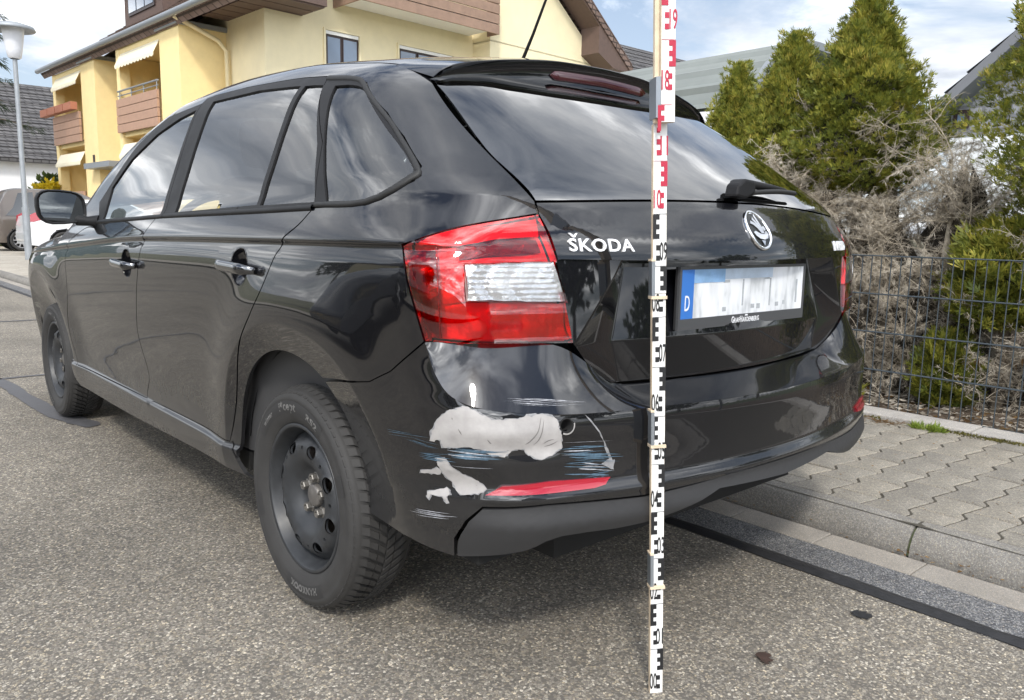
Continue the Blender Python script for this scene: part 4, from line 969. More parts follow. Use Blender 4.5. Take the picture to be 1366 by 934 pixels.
w2 = MB(); w2.box((-.095, PY-.0050, PZ+.030), (.11, PY-.0041, PZ+.0545)); w2.build('blurred_band', simple('plate_paler_blue', (.46, .55, .66), .4, var=.2, vscale=14), plf)
for x0, x1, z0, z1 in ((-.02, -.014, -.035, .028), (.100, .106, -.04, .028), (.225, .233, -.038, .022), (-.17, -.14, .024, .029), (-.10, -.075, .022, .028), (.075, .098, .026, .031), (.02, .035, -.043, -.033), (.045, .06, -.045, -.033), (.13, .145, -.043, -.033), (.165, .175, -.04, -.03), (-.10, -.085, -.045, -.035)):
    sm_ = MB(); sm_.box((x0, PY-.0047, PZ+z0), (x1, PY-.0041, PZ+z1)); sm_.build('blurred_print', SMUDGE, plf)
V, Fc = text_mesh('D', .05, .0004); V[:,0] *= .55; V = np.stack([V[:,0]-.238, PY-.0056-V[:,2], V[:,1]+PZ-.022], 1)
link('lettering', mesh('lettering', V, Fc, WHITE), None, plf)
def small_caps():
    out = MB(); x = -.062
    for ch, sz in (('G', .021), ('R', .016), ('A', .016), ('F', .016), ('H', .021), ('A', .016), ('R', .016), ('D', .016), ('E', .016), ('N', .016), ('B', .016), ('E', .016), ('R', .016), ('G', .016)):
        V, Fc = text_mesh(ch, sz, .0003, .0003, align='LEFT'); V[:,0] -= V[:,0].min(); w = V[:,0].max()
        V[:,1] -= V[:,1].min()
        V = np.stack([V[:,0]*.72+x, PY-.0068-V[:,2], V[:,1]+PZ-.0745], 1); out.add(V, Fc); x += w*.72+.0014
    out.prism([(-.004, -.0565), (.004, -.0565), (.006, -.060), (-.006, -.060)], -.0005, .0005, Matrix(((1, 0, 0, 0), (0, 0, 1, PY-.0066), (0, 1, 0, PZ), (0, 0, 0, 1))))
    return out
small_caps().build('dealer_lettering', WHITE, plf)
def handle(door, c, xs=-1):
    # bowl behind the bar
    bo = MB(); n = 28; V = []; rr = (1.06, .97, .8, .55, .25, 0)
    for i, s in enumerate(rr):
        q = yz(ellipse(c, .0535*s+1e-5, .0485*s+1e-5, n)); p, nn = dom_girth(q); dpt = (0.0005, -.004, -.016, -.024, -.028, -.029)[i]; V.append(p+nn*dpt)
    V = np.concatenate(V)
    fc = [(i*n+k, i*n+(k+1) % n, (i+1)*n+(k+1) % n, (i+1)*n+k) for i in range(len(rr)-1) for k in range(n)]
    ba = MB()
    ys_ = np.linspace(c[0]+.098, c[0]-.112, 15); q = yz(np.stack([ys_, c[1]-.001-.010*(ys_-c[0])/.1*-.4], 1)); p, nn = dom_girth(q)
    hgt = .004+.028*np.clip(np.minimum((ys_-ys_.min()), (ys_.max()-ys_))/.035, 0, 1)**.6
    W = []; m = 12
    for i in range(len(ys_)):
        th = np.linspace(0, 2*math.pi, m, endpoint=False); sc = .6+.4*min(1, min(i, 14-i)/2)
        ctr = p[i]+nn[i]*hgt[i]
        for t in th: W.append(ctr+nn[i]*(.0095*sc*math.cos(t))+np.array([0, 0, 1])*(.0145*sc*math.sin(t)))
    W = np.array(W); fb = [(i*m+k, i*m+(k+1) % m, (i+1)*m+(k+1) % m, (i+1)*m+k) for i in range(14) for k in range(m)]+[tuple(range(m))[::-1], tuple(range(14*m, 15*m))]
    for o_, sgn in ((door[0], 1), (door[1], -1)):
        S_ = np.array([sgn, 1, 1]); fl = (lambda L: [tuple(f)[::-1] for f in L]) if sgn < 0 else (lambda L: L)
        a = link('handle_recess', mesh('handle_recess', V*S_, fl(fc), PAINT, True), None, o_)
        b = link('door_handle', mesh('door_handle', W*S_, fl(fb), DCHROME, True), None, o_); fixn(b)
        if a.data.polygons[0].normal.x*sgn > 0: a.data.flip_normals()
handle((rd, rd2), HR['c']); handle((fd, fd2), HFc)
# ---------------------------------------------------------------- wing mirrors
def mirror_side(s):
    mb = MB(); n = 20; secs = []
    ctr = [(-.930, 2.72, 1.018), (-.930, 2.695, 1.018), (-.927, 2.65, 1.018), (-.925, 2.61, 1.018), (-.925, 2.602, 1.018)]; sc = [(.03, .02), (.072, .045), (.088, .062), (.092, .067), (.088, .063)]
    V = []
    for (cx, cy, cz), (a, b) in zip(ctr, sc):
        for k in range(n):
            t = 2*math.pi*k/n; ex = 2/3.2
            x = a*math.copysign(abs(math.cos(t))**ex, math.cos(t)); z = b*math.copysign(abs(math.sin(t))**ex, math.sin(t))
            z *= 1-.22*(x/a)*.5*(1 if z < 0 else .4); x += -.08*z
            V.append((cx+x-(.10*(cy-2.6)*-1)*0, cy+.18*(x), cz+z))
    f = [(i*n+k, i*n+(k+1) % n, (i+1)*n+(k+1) % n, (i+1)*n+k) for i in range(4) for k in range(n)]+[tuple(range(n))]
    V = np.array(V)*[s, 1, 1]
    h = obj('wing_mirror', V, f, TRIM, car, True); fixn(h)
    rim = V[4*n:5*n]; c0 = rim.mean(0)
    V2 = np.concatenate([rim, c0+(rim-c0)*.93+[0, .004, 0], c0+(rim-c0)*.90+[0, .012, 0]])
    fixn(obj('mirror_rim', V2, [(i*n+k, i*n+(k+1) % n, (i+1)*n+(k+1) % n, (i+1)*n+k) for i in range(2) for k in range(n)], TRIM, h))
    gl_ = c0+(rim-c0)*.905+[0, .010, 0]
    obj('mirror_glass', gl_, [tuple(range(n)) if s > 0 else tuple(range(n))[::-1]], simple('mirror_silver', (.42, .45, .46), .02, metal=1.), h)
    st = MB(); st.tube([(-.865*s, 2.635, .968), (-.835*s, 2.60, .965), (-.80*s, 2.575, .965)], [.022, .019, .026], 12); st.build('mirror_arm', TRIM, h)
mirror_side(1); mirror_side(-1)
# ---------------------------------------------------------------- scraped corner: bare plastic, scuffs, torn edge
def patch(name, key, mat, off=.0011, step=(.012, .008), wig=.0012, both=False, **k):
    L = G(key) if isinstance(key, str) else to_uz(key)
    L = resample(np.array(L, float), .006); L = L+nrng.normal(0, wig, L.shape)
    return part(name, panel_mesh(name, dom_girth, [L], mat, gap=0, off=off, flange=.001, step=step, bump=lambda q: dent(q)), bumper)
CHIP = simple('chipped_paint_edge', (.22, .22, .225), .6, var=.4, vscale=90)
for k_ in ('dmg_main', 'dmg_low', 'dmg_left', 'dmg_drip'):
    L_ = inset(resample(G(k_), .006), -.0016); L_ = L_+nrng.normal(0, .0011, L_.shape)
    part('chipped_edge', panel_mesh('chipped_edge', dom_girth, [L_], CHIP, gap=0, off=.0006, flange=0, step=(.012, .008), bump=lambda q: dent(q)), bumper)
patch('bare_patch', 'dmg_main', PRIMER); patch('bare_patch', 'dmg_low', PRIMER); patch('bare_patch', 'dmg_left', PRIMER, wig=.0006); patch('torn_edge', 'dmg_drip', PRIMER, wig=.0005)
patch('crack', 'dmg_crack', CHIP, wig=.0003); patch('crack', 'dmg_flare', CHIP, wig=.0006)
sh = MB(); p0 = np.array(B['sensor_hole'][0]); n0 = gradF(p0[None])[0]; t1 = np.cross(n0, [0, 0, 1.]); t1 /= np.linalg.norm(t1); t2 = np.cross(t1, n0)
V = []
for r, d in ((.0150, .001), (.0135, .0025), (.0122, .0005), (.0120, -.03)):
    for k in range(20): a = 2*math.pi*k/20; V.append(p0+t1*r*math.cos(a)+t2*r*math.sin(a)+n0*d)
sh.add(V, [(i*20+k, i*20+(k+1) % 20, (i+1)*20+(k+1) % 20, (i+1)*20+k) for i in range(3) for k in range(20)]+[tuple(range(60, 80))], True)
sh.build('sensor_socket', DARK, bumper)
sr = MB(); V = []
for r, d in ((.0185, .0012), (.0175, .0022), (.0152, .0024)):
    for k in range(15): a = R(165+9.6*k); V.append(p0+t1*r*math.cos(a)+t2*r*math.sin(a)+n0*d)
sr.add(V, [(i*15+k, i*15+k+1, (i+1)*15+k+1, (i+1)*15+k) for i in range(2) for k in range(14)], True); sr.build('sensor_ring', PRIMER, bumper)
def fold_line(pts):
    q = to_uz(pts); P = smoothed(q, 6); d = np.gradient(P, axis=0); d /= np.linalg.norm(d, axis=1, keepdims=True); nn = np.stack([-d[:,1], d[:,0]], 1); w = .0008*np.sin(np.pi*np.linspace(.05, .95, len(P)))[:,None]
    part('tear_line', panel_mesh('tear_line', dom_girth, [np.concatenate([P-nn*w, (P+nn*w)[::-1]])], TEAR, gap=0, off=.0019, flange=0, step=(.02, .02), edge=.02, bump=lambda q: dent(q)), bumper)
TEAR = simple('tear_grey', (.17, .16, .155), .8)  # thin tear lines in a darker grey than the bare plastic
for k in B['tears']: fold_line(k)
def streak(key, w, mat, n=3):
    P = G(key); a, b = P[0], P[-1]
    for k in range(n):
        o1 = nrng.normal(0, w*1.3, 2)*[.5, 1]; s0 = nrng.uniform(0, .3); s1 = nrng.uniform(.6, 1.)
        A = a+(b-a)*s0+o1; Bq = a+(b-a)*s1+o1+nrng.normal(0, w*.4, 2)*[0, 1]; d = (Bq-A); L = np.linalg.norm(d); nn = np.array([-d[1], d[0]])/L
        ts = np.linspace(0, 1, max(6, int(L/.008))); ww = w*nrng.uniform(.06, .30)*np.sin(np.pi*np.clip(ts, .02, .98))**.6*nrng.uniform(.35, 1.25, len(ts))
        up = A+d*ts[:,None]+nn*ww[:,None]; dn = A+d*ts[:,None]-nn*ww[:,None]*nrng.uniform(.2, 1, len(ts))[:,None]
        me = panel_mesh('scratch', dom_girth, [np.concatenate([dn, up[::-1]])], mat, gap=0, off=.0007+.0002*k, flange=0, step=(.02, .02), edge=.02, bump=lambda q: dent(q)); part('scratch', me, bumper)
for key, w, mt, n in (('scr_a', .0030, BLUEMARK, 5), ('scr_b', .0035, BLUEMARK, 5), ('scr_c', .004, BLUEMARK, 7), ('scr_d', .006, BLUEMARK, 14), ('scr_e', .006, BLUEMARK, 12), ('scr_e', .005, GREYMARK, 3), ('scr_f', .007, BLUEMARK, 10), ('scr_g', .004, GREYMARK, 5), ('scr_h', .004, BLUEMARK, 7), ('scr_i', .0035, GREYMARK, 8), ('scr_d', .007, GREYMARK, 4)): streak(key, w, mt, n)
def ledge_scuff():
    # long scuff across the ledge just above the crease
    m = len(Lc)
    def pt(x, t):
        i = np.interp(x, Lc[:,0], np.arange(m)); i0 = int(i); fr = i-i0; i1 = min(i0+1, m-1)
        L_ = Lc[i0]*(1-fr)+Lc[i1]*fr; U_ = Uc[i0]*(1-fr)+Uc[i1]*fr
        P = L_*(1-t)+U_*t; P = P.copy(); P[2] -= .004*math.sin(math.pi*t)*min(1, max(0, (abs(P[0])-.3)/.3))+.002*math.sin(math.pi*t); return P
    nrm = np.array([-.25, -.55, .8]); nrm /= np.linalg.norm(nrm)
    for k in range(9):
        x0 = -.755+nrng.uniform(0, .06); x1 = -.56-nrng.uniform(0, .10); t0 = .13+.012*k+nrng.normal(0, .004); X = np.linspace(x0, x1, 16)
        w = .014*nrng.uniform(.2, .8)
        V = [pt(x, t0+w*math.sin(math.pi*(.05+.9*i/15))*nrng.uniform(.3, 1))+nrm*.0012 for i, x in enumerate(X)]+[pt(x, t0)+nrm*.0012 for x in X]
        me = mesh('scratch', V, [(i, i+1, 17+i, 16+i) for i in range(15)], GREYMARK); link('scratch', me, None, bumper)
ledge_scuff()
# ---------------------------------------------------------------- wheels
TYRE = simple('tyre_rubber', (.031, .030, .029), .72, var=.22, vscale=22, bump=.3, bscale=260, bdist=.0006)
TYREL = simple('tyre_lettering', (.16, .156, .15), .7)
TYRED = simple('tyre_dark_band', (.024, .0235, .0235), .7)
RIM = simple('black_steel_wheel', (.026, .028, .031), .45, spec=.5, var=.3, vscale=30)
HUB = simple('bare_hub', (.16, .15, .14), .5, metal=.5, var=.3, vscale=60)
BOLT = simple('wheel_bolt_steel', (.19, .18, .165), .42, metal=.6)
def make_wheel():
    # local frame: axle along x, outer face towards -x, centre at origin
    w = bpy.data.objects.new('wheel', None)
    tb = MB()
    prof = [(.196, -.066), (.200, -.074), (.206, -.079), (.214, -.083), (.226, -.0895), (.240, -.0925), (.252, -.0925), (.264, -.0905), (.2655, -.0913), (.2725, -.0895), (.279, -.0855), (.287, -.078), (.2905, -.070), (.292, -.05), (.2935, 0), (.292, .05), (.2905, .070), (.283, .082), (.264, .0905), (.24, .0925), (.214, .083), (.196, .066)]
    tb.lathe([(r, h) for r, h in prof], 96, 'x')
    t = tb.mesh('tyre', TYRE)
    # tread: shoulder lugs, two rows of slanted blocks
    tr = MB(); NP = 66
    for k in range(NP):
        a0 = 2*math.pi*k/NP; pa = 2*math.pi/NP
        def blk(x0, x1, skew0, skew1, wd, r_b, r_t0, r_t1, ph=0.):
            V = []
            for x, sk, rt in ((x0, skew0, r_t0), (x1, skew1, r_t1)):
                for da in (-wd/2, wd/2):
                    a = a0+ph*pa+sk*pa+da*pa
                    for r in (r_b, rt): V.append((x, r*math.cos(a), r*math.sin(a)))
            # index: x0: (a-,rb),(a-,rt),(a+,rb),(a+,rt); x1: ...
            tr.add(V, [(1, 3, 7, 5), (0, 1, 5, 4), (2, 6, 7, 3), (0, 2, 3, 1), (4, 5, 7, 6)])
        for s in (-1, 1):
            ph = 0 if s < 0 else .5
            blk(s*.0845, s*.050, .0, .35, .72, .272, .2835, .2985, ph)       # shoulder lug
            blk(s*.0500, s*.0255, .42, .95, .60, .285, .2988, .3000, ph)
            blk(s*.0225, s*.0025, 1.0, 1.55, .62, .285, .3000, .3004, ph)
    tm = tr.mesh('tread', TYRE)
    bm = bmesh.new(); bm.from_mesh(tm); bmesh.ops.recalc_face_normals(bm, faces=bm.faces[:]); bm.to_mesh(tm); bm.free()
    # steel rim: flange and barrel
    rb = MB(); rb.lathe([(.1905, -.076), (.1965, -.0785), (.2, -.076), (.2, -.072)], 72, 'x')
    rb.lathe([(.1905, -.076), (.186, -.070), (.183, -.055), (.176, -.045), (.172, -.030), (.168, -.005), (.166, .06)], 72, 'x')
    # disc with holes
    NB = 8; outer = [(.171*math.cos(t), .171*math.sin(t)) for t in np.linspace(0, 2*math.pi, 80, endpoint=False)]
    loops = [np.array(outer)]
    for k in range(NB):
        a = 2*math.pi*(k+.38)/NB; c, s = math.cos(a), math.sin(a)
        loops.append(np.array([(c*(.1365+u)-s*v, s*(.1365+u)+c*v) for u, v in ellipse((0, 0), .0155, .0215, 22)]))
        a = 2*math.pi*(k+.88)/NB; c, s = math.cos(a), math.sin(a)
        loops.append(np.array([(c*(.134+u)-s*v, s*(.134+u)+c*v) for u, v in ellipse((0, 0), .0055, .0055, 12)]))
    loops.append(np.array([(.029*math.cos(t), .029*math.sin(t)) for t in np.linspace(0, 2*math.pi, 40, endpoint=False)]))
    q, f = tri(loops, (.006, .006), None, .008)
    r = np.hypot(q[:,0], q[:,1]); th = np.arctan2(q[:,1], q[:,0])
    prof_d = (.0, -.030, .045, -.030, .058, -.031, .068, -.036, .085, -.052, .105, -.065, .122, -.068, .138, -.066, .155, -.054, .165, -.040, .172, -.034)
    h = pch(r, prof_d)
    for k in range(NB):
        a = 2*math.pi*(k+.38)/NB; d2 = (q[:,0]-.1365*math.cos(a))**2+(q[:,1]-.1365*math.sin(a))**2; h = h-.0035*np.exp(-(np.sqrt(d2)-.018)**2/.00003)
    V = np.stack([h, q[:,0], q[:,1]], 1)
    rb.add(V, [tuple(x) for x in f], True)
    # wall of every hole
    for L in loops[1:-1]:
        Lr = resample(L, .008); hh = pch(np.hypot(Lr[:,0], Lr[:,1]), prof_d); n = len(Lr)
        V = np.concatenate([np.c_[hh, Lr], np.c_[hh+.006, Lr*.995]]); rb.add(V, [(i, (i+1) % n, n+(i+1) % n, n+i) for i in range(n)])
    rm = rb.mesh('wheel', RIM)
    bm = bmesh.new(); bm.from_mesh(rm); bmesh.ops.recalc_face_normals(bm, faces=bm.faces[:]); 
    bm.to_mesh(rm); bm.free()
    hb = MB(); hb.lathe([(0, -.046), (.025, -.046), (.030, -.043), (.0315, -.037), (.032, -.02)], 28, 'x'); hm = hb.mesh('hub_cap', HUB)
    dk = MB(); dk.lathe([(0, .0), (.12, .0), (.165, .01)], 28, 'x'); dk.lathe([(.0, -.006), (.10, -.006), (.13, -.006), (.13, .01)], 36, 'x'); dm = dk.mesh('brake_drum', simple('brake_rust', (.07, .055, .045), .8, var=.4, vscale=40))
    bo = MB(); bo.lathe([(0, -.014), (.006, -.014), (.0065, -.0185), (.0095, -.0185), (.0105, -.0165), (.0105, -.006), (.0135, -.004), (.0145, .002)], 6, 'x', smooth=False); bom = bo.mesh('wheel_bolt', BOLT)
    # sidewall print
    def arc_text(txt, size, r0, a_mid, bold=.0006, flip=False, sp=1.1, width=None, x=-.0918):
        V, Fc = text_mesh(txt, size, .0004, bold, sp)
        if width: V[:,0] *= width/(V[:,0].max()-V[:,0].min())
        V[:,1] -= (V[:,1].max()+V[:,1].min())/2
        a = a_mid+(-V[:,0]/r0); r = r0+V[:,1]
        if flip: a = a_mid+V[:,0]/r0; r = r0-V[:,1]
        xs_ = np.interp(r, [.214, .226, .240, .252, .264, .27], [-.083, -.0895, -.0925, -.0925, -.0905, -.0905])
        # local: seen from -x, +y is left ; angle 0 = up, positive towards +y (left)
        return np.stack([xs_-.0006-np.abs(V[:,2]), r*np.sin(a), r*np.cos(a)], 1), Fc
    LT = []
    class _A:
        def add(s_, V, Fc): m_ = MB(); m_.add(V, Fc); LT.append(m_.mesh('sidewall_lettering', TYREL))
    lt = _A()
    lt.add(*arc_text('winter', .021, .245, R(40), .0006, width=.066)); lt.add(*arc_text("i*cept", .033, .245, R(10), .0008, width=.098)); lt.add(*arc_text('RS2', .024, .244, R(-22), .0007, width=.060))
    lt.add(*arc_text('HANKOOK', .024, .243, R(188), .0012, flip=False, width=.150))
    def arc_band(a0, a1, r0, r1):
        n = 40; V = []
        for k in range(n+1):
            a = R(a0+(a1-a0)*k/n); e = .004*(k in (0, n))
            for r in np.linspace(r0, r1, 6):
                xs_ = np.interp(r, [.214, .226, .240, .252, .264], [-.083, -.0895, -.0925, -.0925, -.0905]); V.append((xs_-.0006, r*math.sin(a), r*math.cos(a)))
        return V, [(k*6+i, k*6+i+1, (k+1)*6+i+1, (k+1)*6+i) for k in range(n) for i in range(5)]
    BD = []
    for q_ in ((56, -34, .229, .262), (165, 212, .229, .262), (-62, -74, .226, .263), (100, 116, .226, .263)): bd = MB(); bd.add(*arc_band(*q_), True); BD.append(bd.mesh('sidewall_band', TYRED))
    return rm, t, tm, hm, dm, bom, LT, BD
WM = make_wheel()
def place_wheel(x, y, rz, spin):
    w = link('wheel', WM[0], None, car, local=True); w.location = Vector((x, y, .2855))-car.location; w.scale = (.951,)*3; w.rotation_euler = (R(spin), 0, rz)
    for nm, me in (('tyre', WM[1]), ('tread', WM[2]), ('hub_cap', WM[3]), ('brake_drum', WM[4]))+tuple(('sidewall_lettering', q) for q in WM[6])+tuple(('sidewall_band', q) for q in WM[7]):
        o = link(nm, me, None, w, local=True)
        if nm == 'tread': o['kind'] = 'stuff'
    for k in range(5):
        a = 2*math.pi*k/5+.35
        b = link('wheel_bolt', WM[5], None, w, local=True); b.location = (-.029, .050*math.cos(a), .050*math.sin(a)); b.scale = (1.2, 1.2, 1.2)
place_wheel(-.738, .84, 0, 0); place_wheel(-.738, 3.442, 0, 40); place_wheel(.752, .84, math.pi, 0); place_wheel(.745, 3.442, math.pi, 20)
# wheel wells, floor pan
for yw in YW:
    for s in (-1, 1):
        wl = MB(); n = 28; V = []
        for x, r in ((.785, .372), (.775, .385), (.52, .385), (.515, .0)):
            for k in range(n+1):
                a = R(10+160*k/n); V.append((s*x, yw+r*math.cos(a), ZW+.0+r*math.sin(a)))
        wl.add(V, [(i*(n+1)+k, i*(n+1)+k+1, (i+1)*(n+1)+k+1, (i+1)*(n+1)+k) for i in range(3) for k in range(n)], True)
        fixn(wl.build('wheel_arch_liner', DARK, car))
fl = MB(); fl.box((-.50, .25, .24), (.50, 4.05, .30)); fl.box((-.775, 1.235, .255), (-.50, 3.05, .31)); fl.box((.50, 1.235, .255), (.775, 3.05, .31)); fl.box((-.72, .30, .345), (.72, .46, .50)); fl.box((-.52, 3.1, .30), (.52, 4.0, .7)); fl.box((-.6, .25, .40), (.6, 1.1, .62)); fl.build('floor_pan', DARK, car)
ex = MB(); ex.tube([(-.36, .75, .31), (-.36, .40, .315), (-.37, .26, .31)], .022, 10); ex.build('exhaust', simple('exhaust_metal', (.25, .23, .2), .5, metal=.7), car)
# ---------------------------------------------------------------- cabin
def cushion(lo, hi, parent, name, mat, bev=.04, M=None):
    b = MB(); b.box(lo, hi, M, bev=bev); o = b.build(name, mat, parent); return autosmooth(o, 60)
for s in (-1, 1):
    tilt = Matrix.Translation((0, 1.72, .60)) @ Matrix.Rotation(R(-16), 4, 'X') @ Matrix.Translation((0, -1.72, -.60))
    st = cushion((s*.36-.24, 1.72, .45), (s*.36+.24, 2.25, .62), car, 'front_seat', SEAT, .05)
    cushion((s*.36-.23, 1.64, .56), (s*.36+.23, 1.78, 1.14), st, 'seat_back', SEAT, .05, tilt)
    cushion((s*.36-.13, 1.66, 1.19), (s*.36+.13, 1.76, 1.36), st, 'headrest', SEAT, .045, tilt)
    cushion((s*.36-.06, 1.70, 1.08), (s*.36+.06, 1.72, 1.22), st, 'headrest_post', CABIN, .004, tilt)
rs = cushion((-.64, .98, .45), (.64, 1.42, .60), car, 'rear_seat', SEAT, .05)
tilt = Matrix.Translation((0, .98, .55)) @ Matrix.Rotation(R(-22), 4, 'X') @ Matrix.Translation((0, -.98, -.55))
cushion((-.64, .90, .55), (.64, 1.03, 1.06), rs, 'seat_back', SEAT, .05, tilt)
for x in (-.40, 0, .40): cushion((x-.13, .92, 1.06), (x+.13, 1.00, 1.22), rs, 'headrest', SEAT, .035, tilt)
cushion((-.62, .33, .93), (.62, .86, .955), car, 'parcel_shelf', CABIN, .008)
cushion((-.68, 2.62, .62), (.68, 3.0, .96), car, 'dashboard', CABIN, .06)
sw = MB(); n = 32; V = []
M_ = Matrix.Translation((-.36, 2.50, .92)) @ Matrix.Rotation(R(-62), 4, 'X')
for k in range(n):
    t = 2*math.pi*k/n
    for j in range(8):
        p = 2*math.pi*j/8; r = .180+.016*math.cos(p); V.append(M_ @ Vector((r*math.cos(t), r*math.sin(t), .016*math.sin(p))))
sw.add(V, [(k*8+j, ((k+1) % n)*8+j, ((k+1) % n)*8+(j+1) % 8, k*8+(j+1) % 8) for k in range(n) for j in range(8)], True)
sw.box((-.17, -.02, -.012), (.17, .03, .010), M_); sw.build('steering_wheel', CABIN, car)
# lining: one shell just inside the body below the belt, and under the roof
for s in (-1, 1):
    ln = MB(); yy = np.linspace(.45, 3.0, 24); V = []
    for z_ in (.32, .6, .80, .955):
        for y_ in yy: V.append((s*(float(Wfun(np.array([y_]), np.array([z_]))[0])-(.055 if z_ < .9 else .03)), y_, z_))
    ln.add(V, [(i*24+k, i*24+k+1, (i+1)*24+k+1, (i+1)*24+k) for i in range(3) for k in range(23)], True); ln.build('door_lining', CABIN, car)
xx = np.linspace(-.52, .52, 13); yy = np.linspace(.72, 2.28, 20); q = np.array([(x, y) for y in yy for x in xx]); p = S_top(q[:,0], q[:,1])-[0, 0, .03]
hl = MB(); hl.add(p, [(j*13+i, j*13+i+1, (j+1)*13+i+1, (j+1)*13+i) for j in range(19) for i in range(12)], True); hl.build('roof_lining', HEADL, car)

# ================================================================ measuring staff
STAFFW = simple('staff_white', (.74, .74, .73), .4); WOOD = simple('staff_wood', (.66, .54, .39), .6, var=.2, vscale=30)
INKB = simple('staff_black_print', (.012, .012, .013), .5); INKR = simple('staff_red_print', (.42, .02, .05), .5); ZINC = simple('zinc_sleeve', (.34, .37, .40), .35, metal=.7)
sx0, sy0, stx, sty = (-0.4109, 0.02336, -0.01808, 0.04256)
sx0 -= .012; sy0 -= .015; sty = .030; stx -= .008
staff = thing('measuring_staff', 'white folding measuring staff with red and black scale standing at the car bumper', 'measuring staff', (sx0, sy0, 0))
# local frame: Z along the slightly leaning staff, Y away from the camera, X to the right
az = CAMP[3]-R(8)
SX = Vector((math.cos(az), -math.sin(az), 0)); SZ = Vector((stx, sty, 1)).normalized(); SY = SZ.cross(SX).normalized(); SX = SY.cross(SZ)
SM = Matrix(((SX.x, SY.x, SZ.x, sx0), (SX.y, SY.y, SZ.y, sy0), (SX.z, SY.z, SZ.z, 0), (0, 0, 0, 1)))
def sbox(name, lo, hi, mat, parent=staff, bev=0.): m = MB(); m.box(lo, hi, SM, bev=bev); return m.build(name, mat, parent)
HW = .0140
def segment(z0, z1, y0, dx=0.):
    a = sbox('staff_leaf', (-HW+dx, y0+.0012, z0), (HW+dx, y0+.012, z1), WOOD, bev=.001)
    sbox('scale_face', (-HW+.001+dx, y0, z0+.0005), (HW-.001+dx, y0+.0011, z1-.0005), STAFFW, a); return a
segs = [(0, .2455, .0), (.2455, .545, -.0016), (.545, .846, -.0032), (.846, 1.168, -.0048), (1.168, 2.25, -.030)]
leaf = [segment(*s) for s in segs[:4]]+[segment(1.168, 2.25, -.030, .006)]
sbox('staff_leaf', (-HW-.002, -.017, 1.168), (HW-.002, -.006, 2.25), WOOD, bev=.001)
for zc_ in (.275, .575, .875): sbox('zinc_sleeve', (-HW-.0022, -.007, zc_-.034), (-HW+.0045, .014, zc_+.034), ZINC); sbox('sleeve_edge', (-HW-.003, -.0075, zc_+.034), (-HW+.0045, .0145, zc_+.038), WOOD); sbox('sleeve_edge', (-HW-.003, -.0075, zc_-.040), (HW+.001, .0145, zc_-.034), WOOD)
sbox('zinc_sleeve', (-HW-.0035, -.031, 1.176), (-HW+.006, .010, 1.250), ZINC)
def y_of(z): return next(s[2] for s in segs if s[0] <= z < s[1]) if z < 1.168 else -.030
def marks(d, z0, red, dx=0., lab=None):
    ink = INKR if red else INKB; m = MB(); par = staff
    flip = 1 if d % 2 else -1                                     # the scale changes side every decimetre
    def blk(xa, xb, za, zb):
        y = y_of((z0+(za+zb)/2)); xa, xb = (xa, xb) if flip > 0 else (-xb, -xa)
        m.box((xa+dx, y-.0011, z0+za), (xb+dx, y-.0001, z0+zb), SM)
    # number half: two small squares; E half
    s = -1
    x0, x1 = -.002, .0058
    flip = -flip
    blk(-.0005, .0075, .010, .020); blk(-.0005, .0075, .030, .040)
    blk(.0075, .0140, .052, .0985)
    for zz in (.052, .0705, .089): blk(.001, .0075, zz, zz+.0095)
    o = m.build('scale_marks', ink, staff); o['kind'] = 'stuff'
    V, Fc = text_mesh('%02d' % d if lab is None else lab, .040, .00045, .0003); V[:,0] *= .0150/(V[:,0].max()-V[:,0].min())
    V[:,1] *= .036/(V[:,1].max()-V[:,1].min())
    cx = -.0072*flip+0.
    y = y_of(z0+.02)
    W = [SM @ Vector((v[0]+cx+dx, y-.0008-v[2], v[1]+z0+.026)) for v in V]
    link('scale_number', mesh('scale_number', W, Fc, ink), None, staff)
    m = MB(); m.box((-HW+.001+dx, y_of(z0+.099)-.0010, z0+.0992), (HW-.001+dx, y_of(z0+.099)-.0002, z0+.1000), SM); m.build('division_line', INKB if not red else INKR, staff)
for d in range(0, 10): marks(d, .1*d, False)
for d in (10, 11): marks(d, .1*d, True)
for d in range(18, 27): marks(d, 1.168+.048+.1077*(d-18)-.0, True, .006)
# ================================================================ mesh fence
FENCE = simple('anthracite_wire', (.055, .068, .078), .45, metal=.2)
fence = thing('mesh_fence', 'low anthracite double-wire mesh fence behind the pavement', 'fence', (2.36, 0, .09))
for z in (.095, .290, .483, .676, .868):
    for dx_ in (-.0065, .0065):
        m = MB(); m.tube([(2.36+dx_, -9, z), (2.36+dx_, 3.0, z), (2.36+dx_, 14, z)], .0036, 6); m.build('horizontal_wire', FENCE, fence)
m = MB(); m.tube([(2.36, 0, .085), (2.36, 0, .872)], .0028, 6); vm = m.mesh('vertical_wire', FENCE)
for k in range(-40, 120):
    o = link('vertical_wire', vm, None, fence); o.location = Vector((0, .9432-.0482*k*-1-.9432+.943, 0))-Vector((2.36, 0, .09)); o.location.y = .9432-.0482*(k-40)*-1*1.0-.0482*40
for k in (-3, -.1, 2.45, 5):
    m = MB(); m.box((2.372, k-.02, .0), (2.40, k+.02, .90)); m.build('fence_post', FENCE, fence) if k not in (-.1,) else None
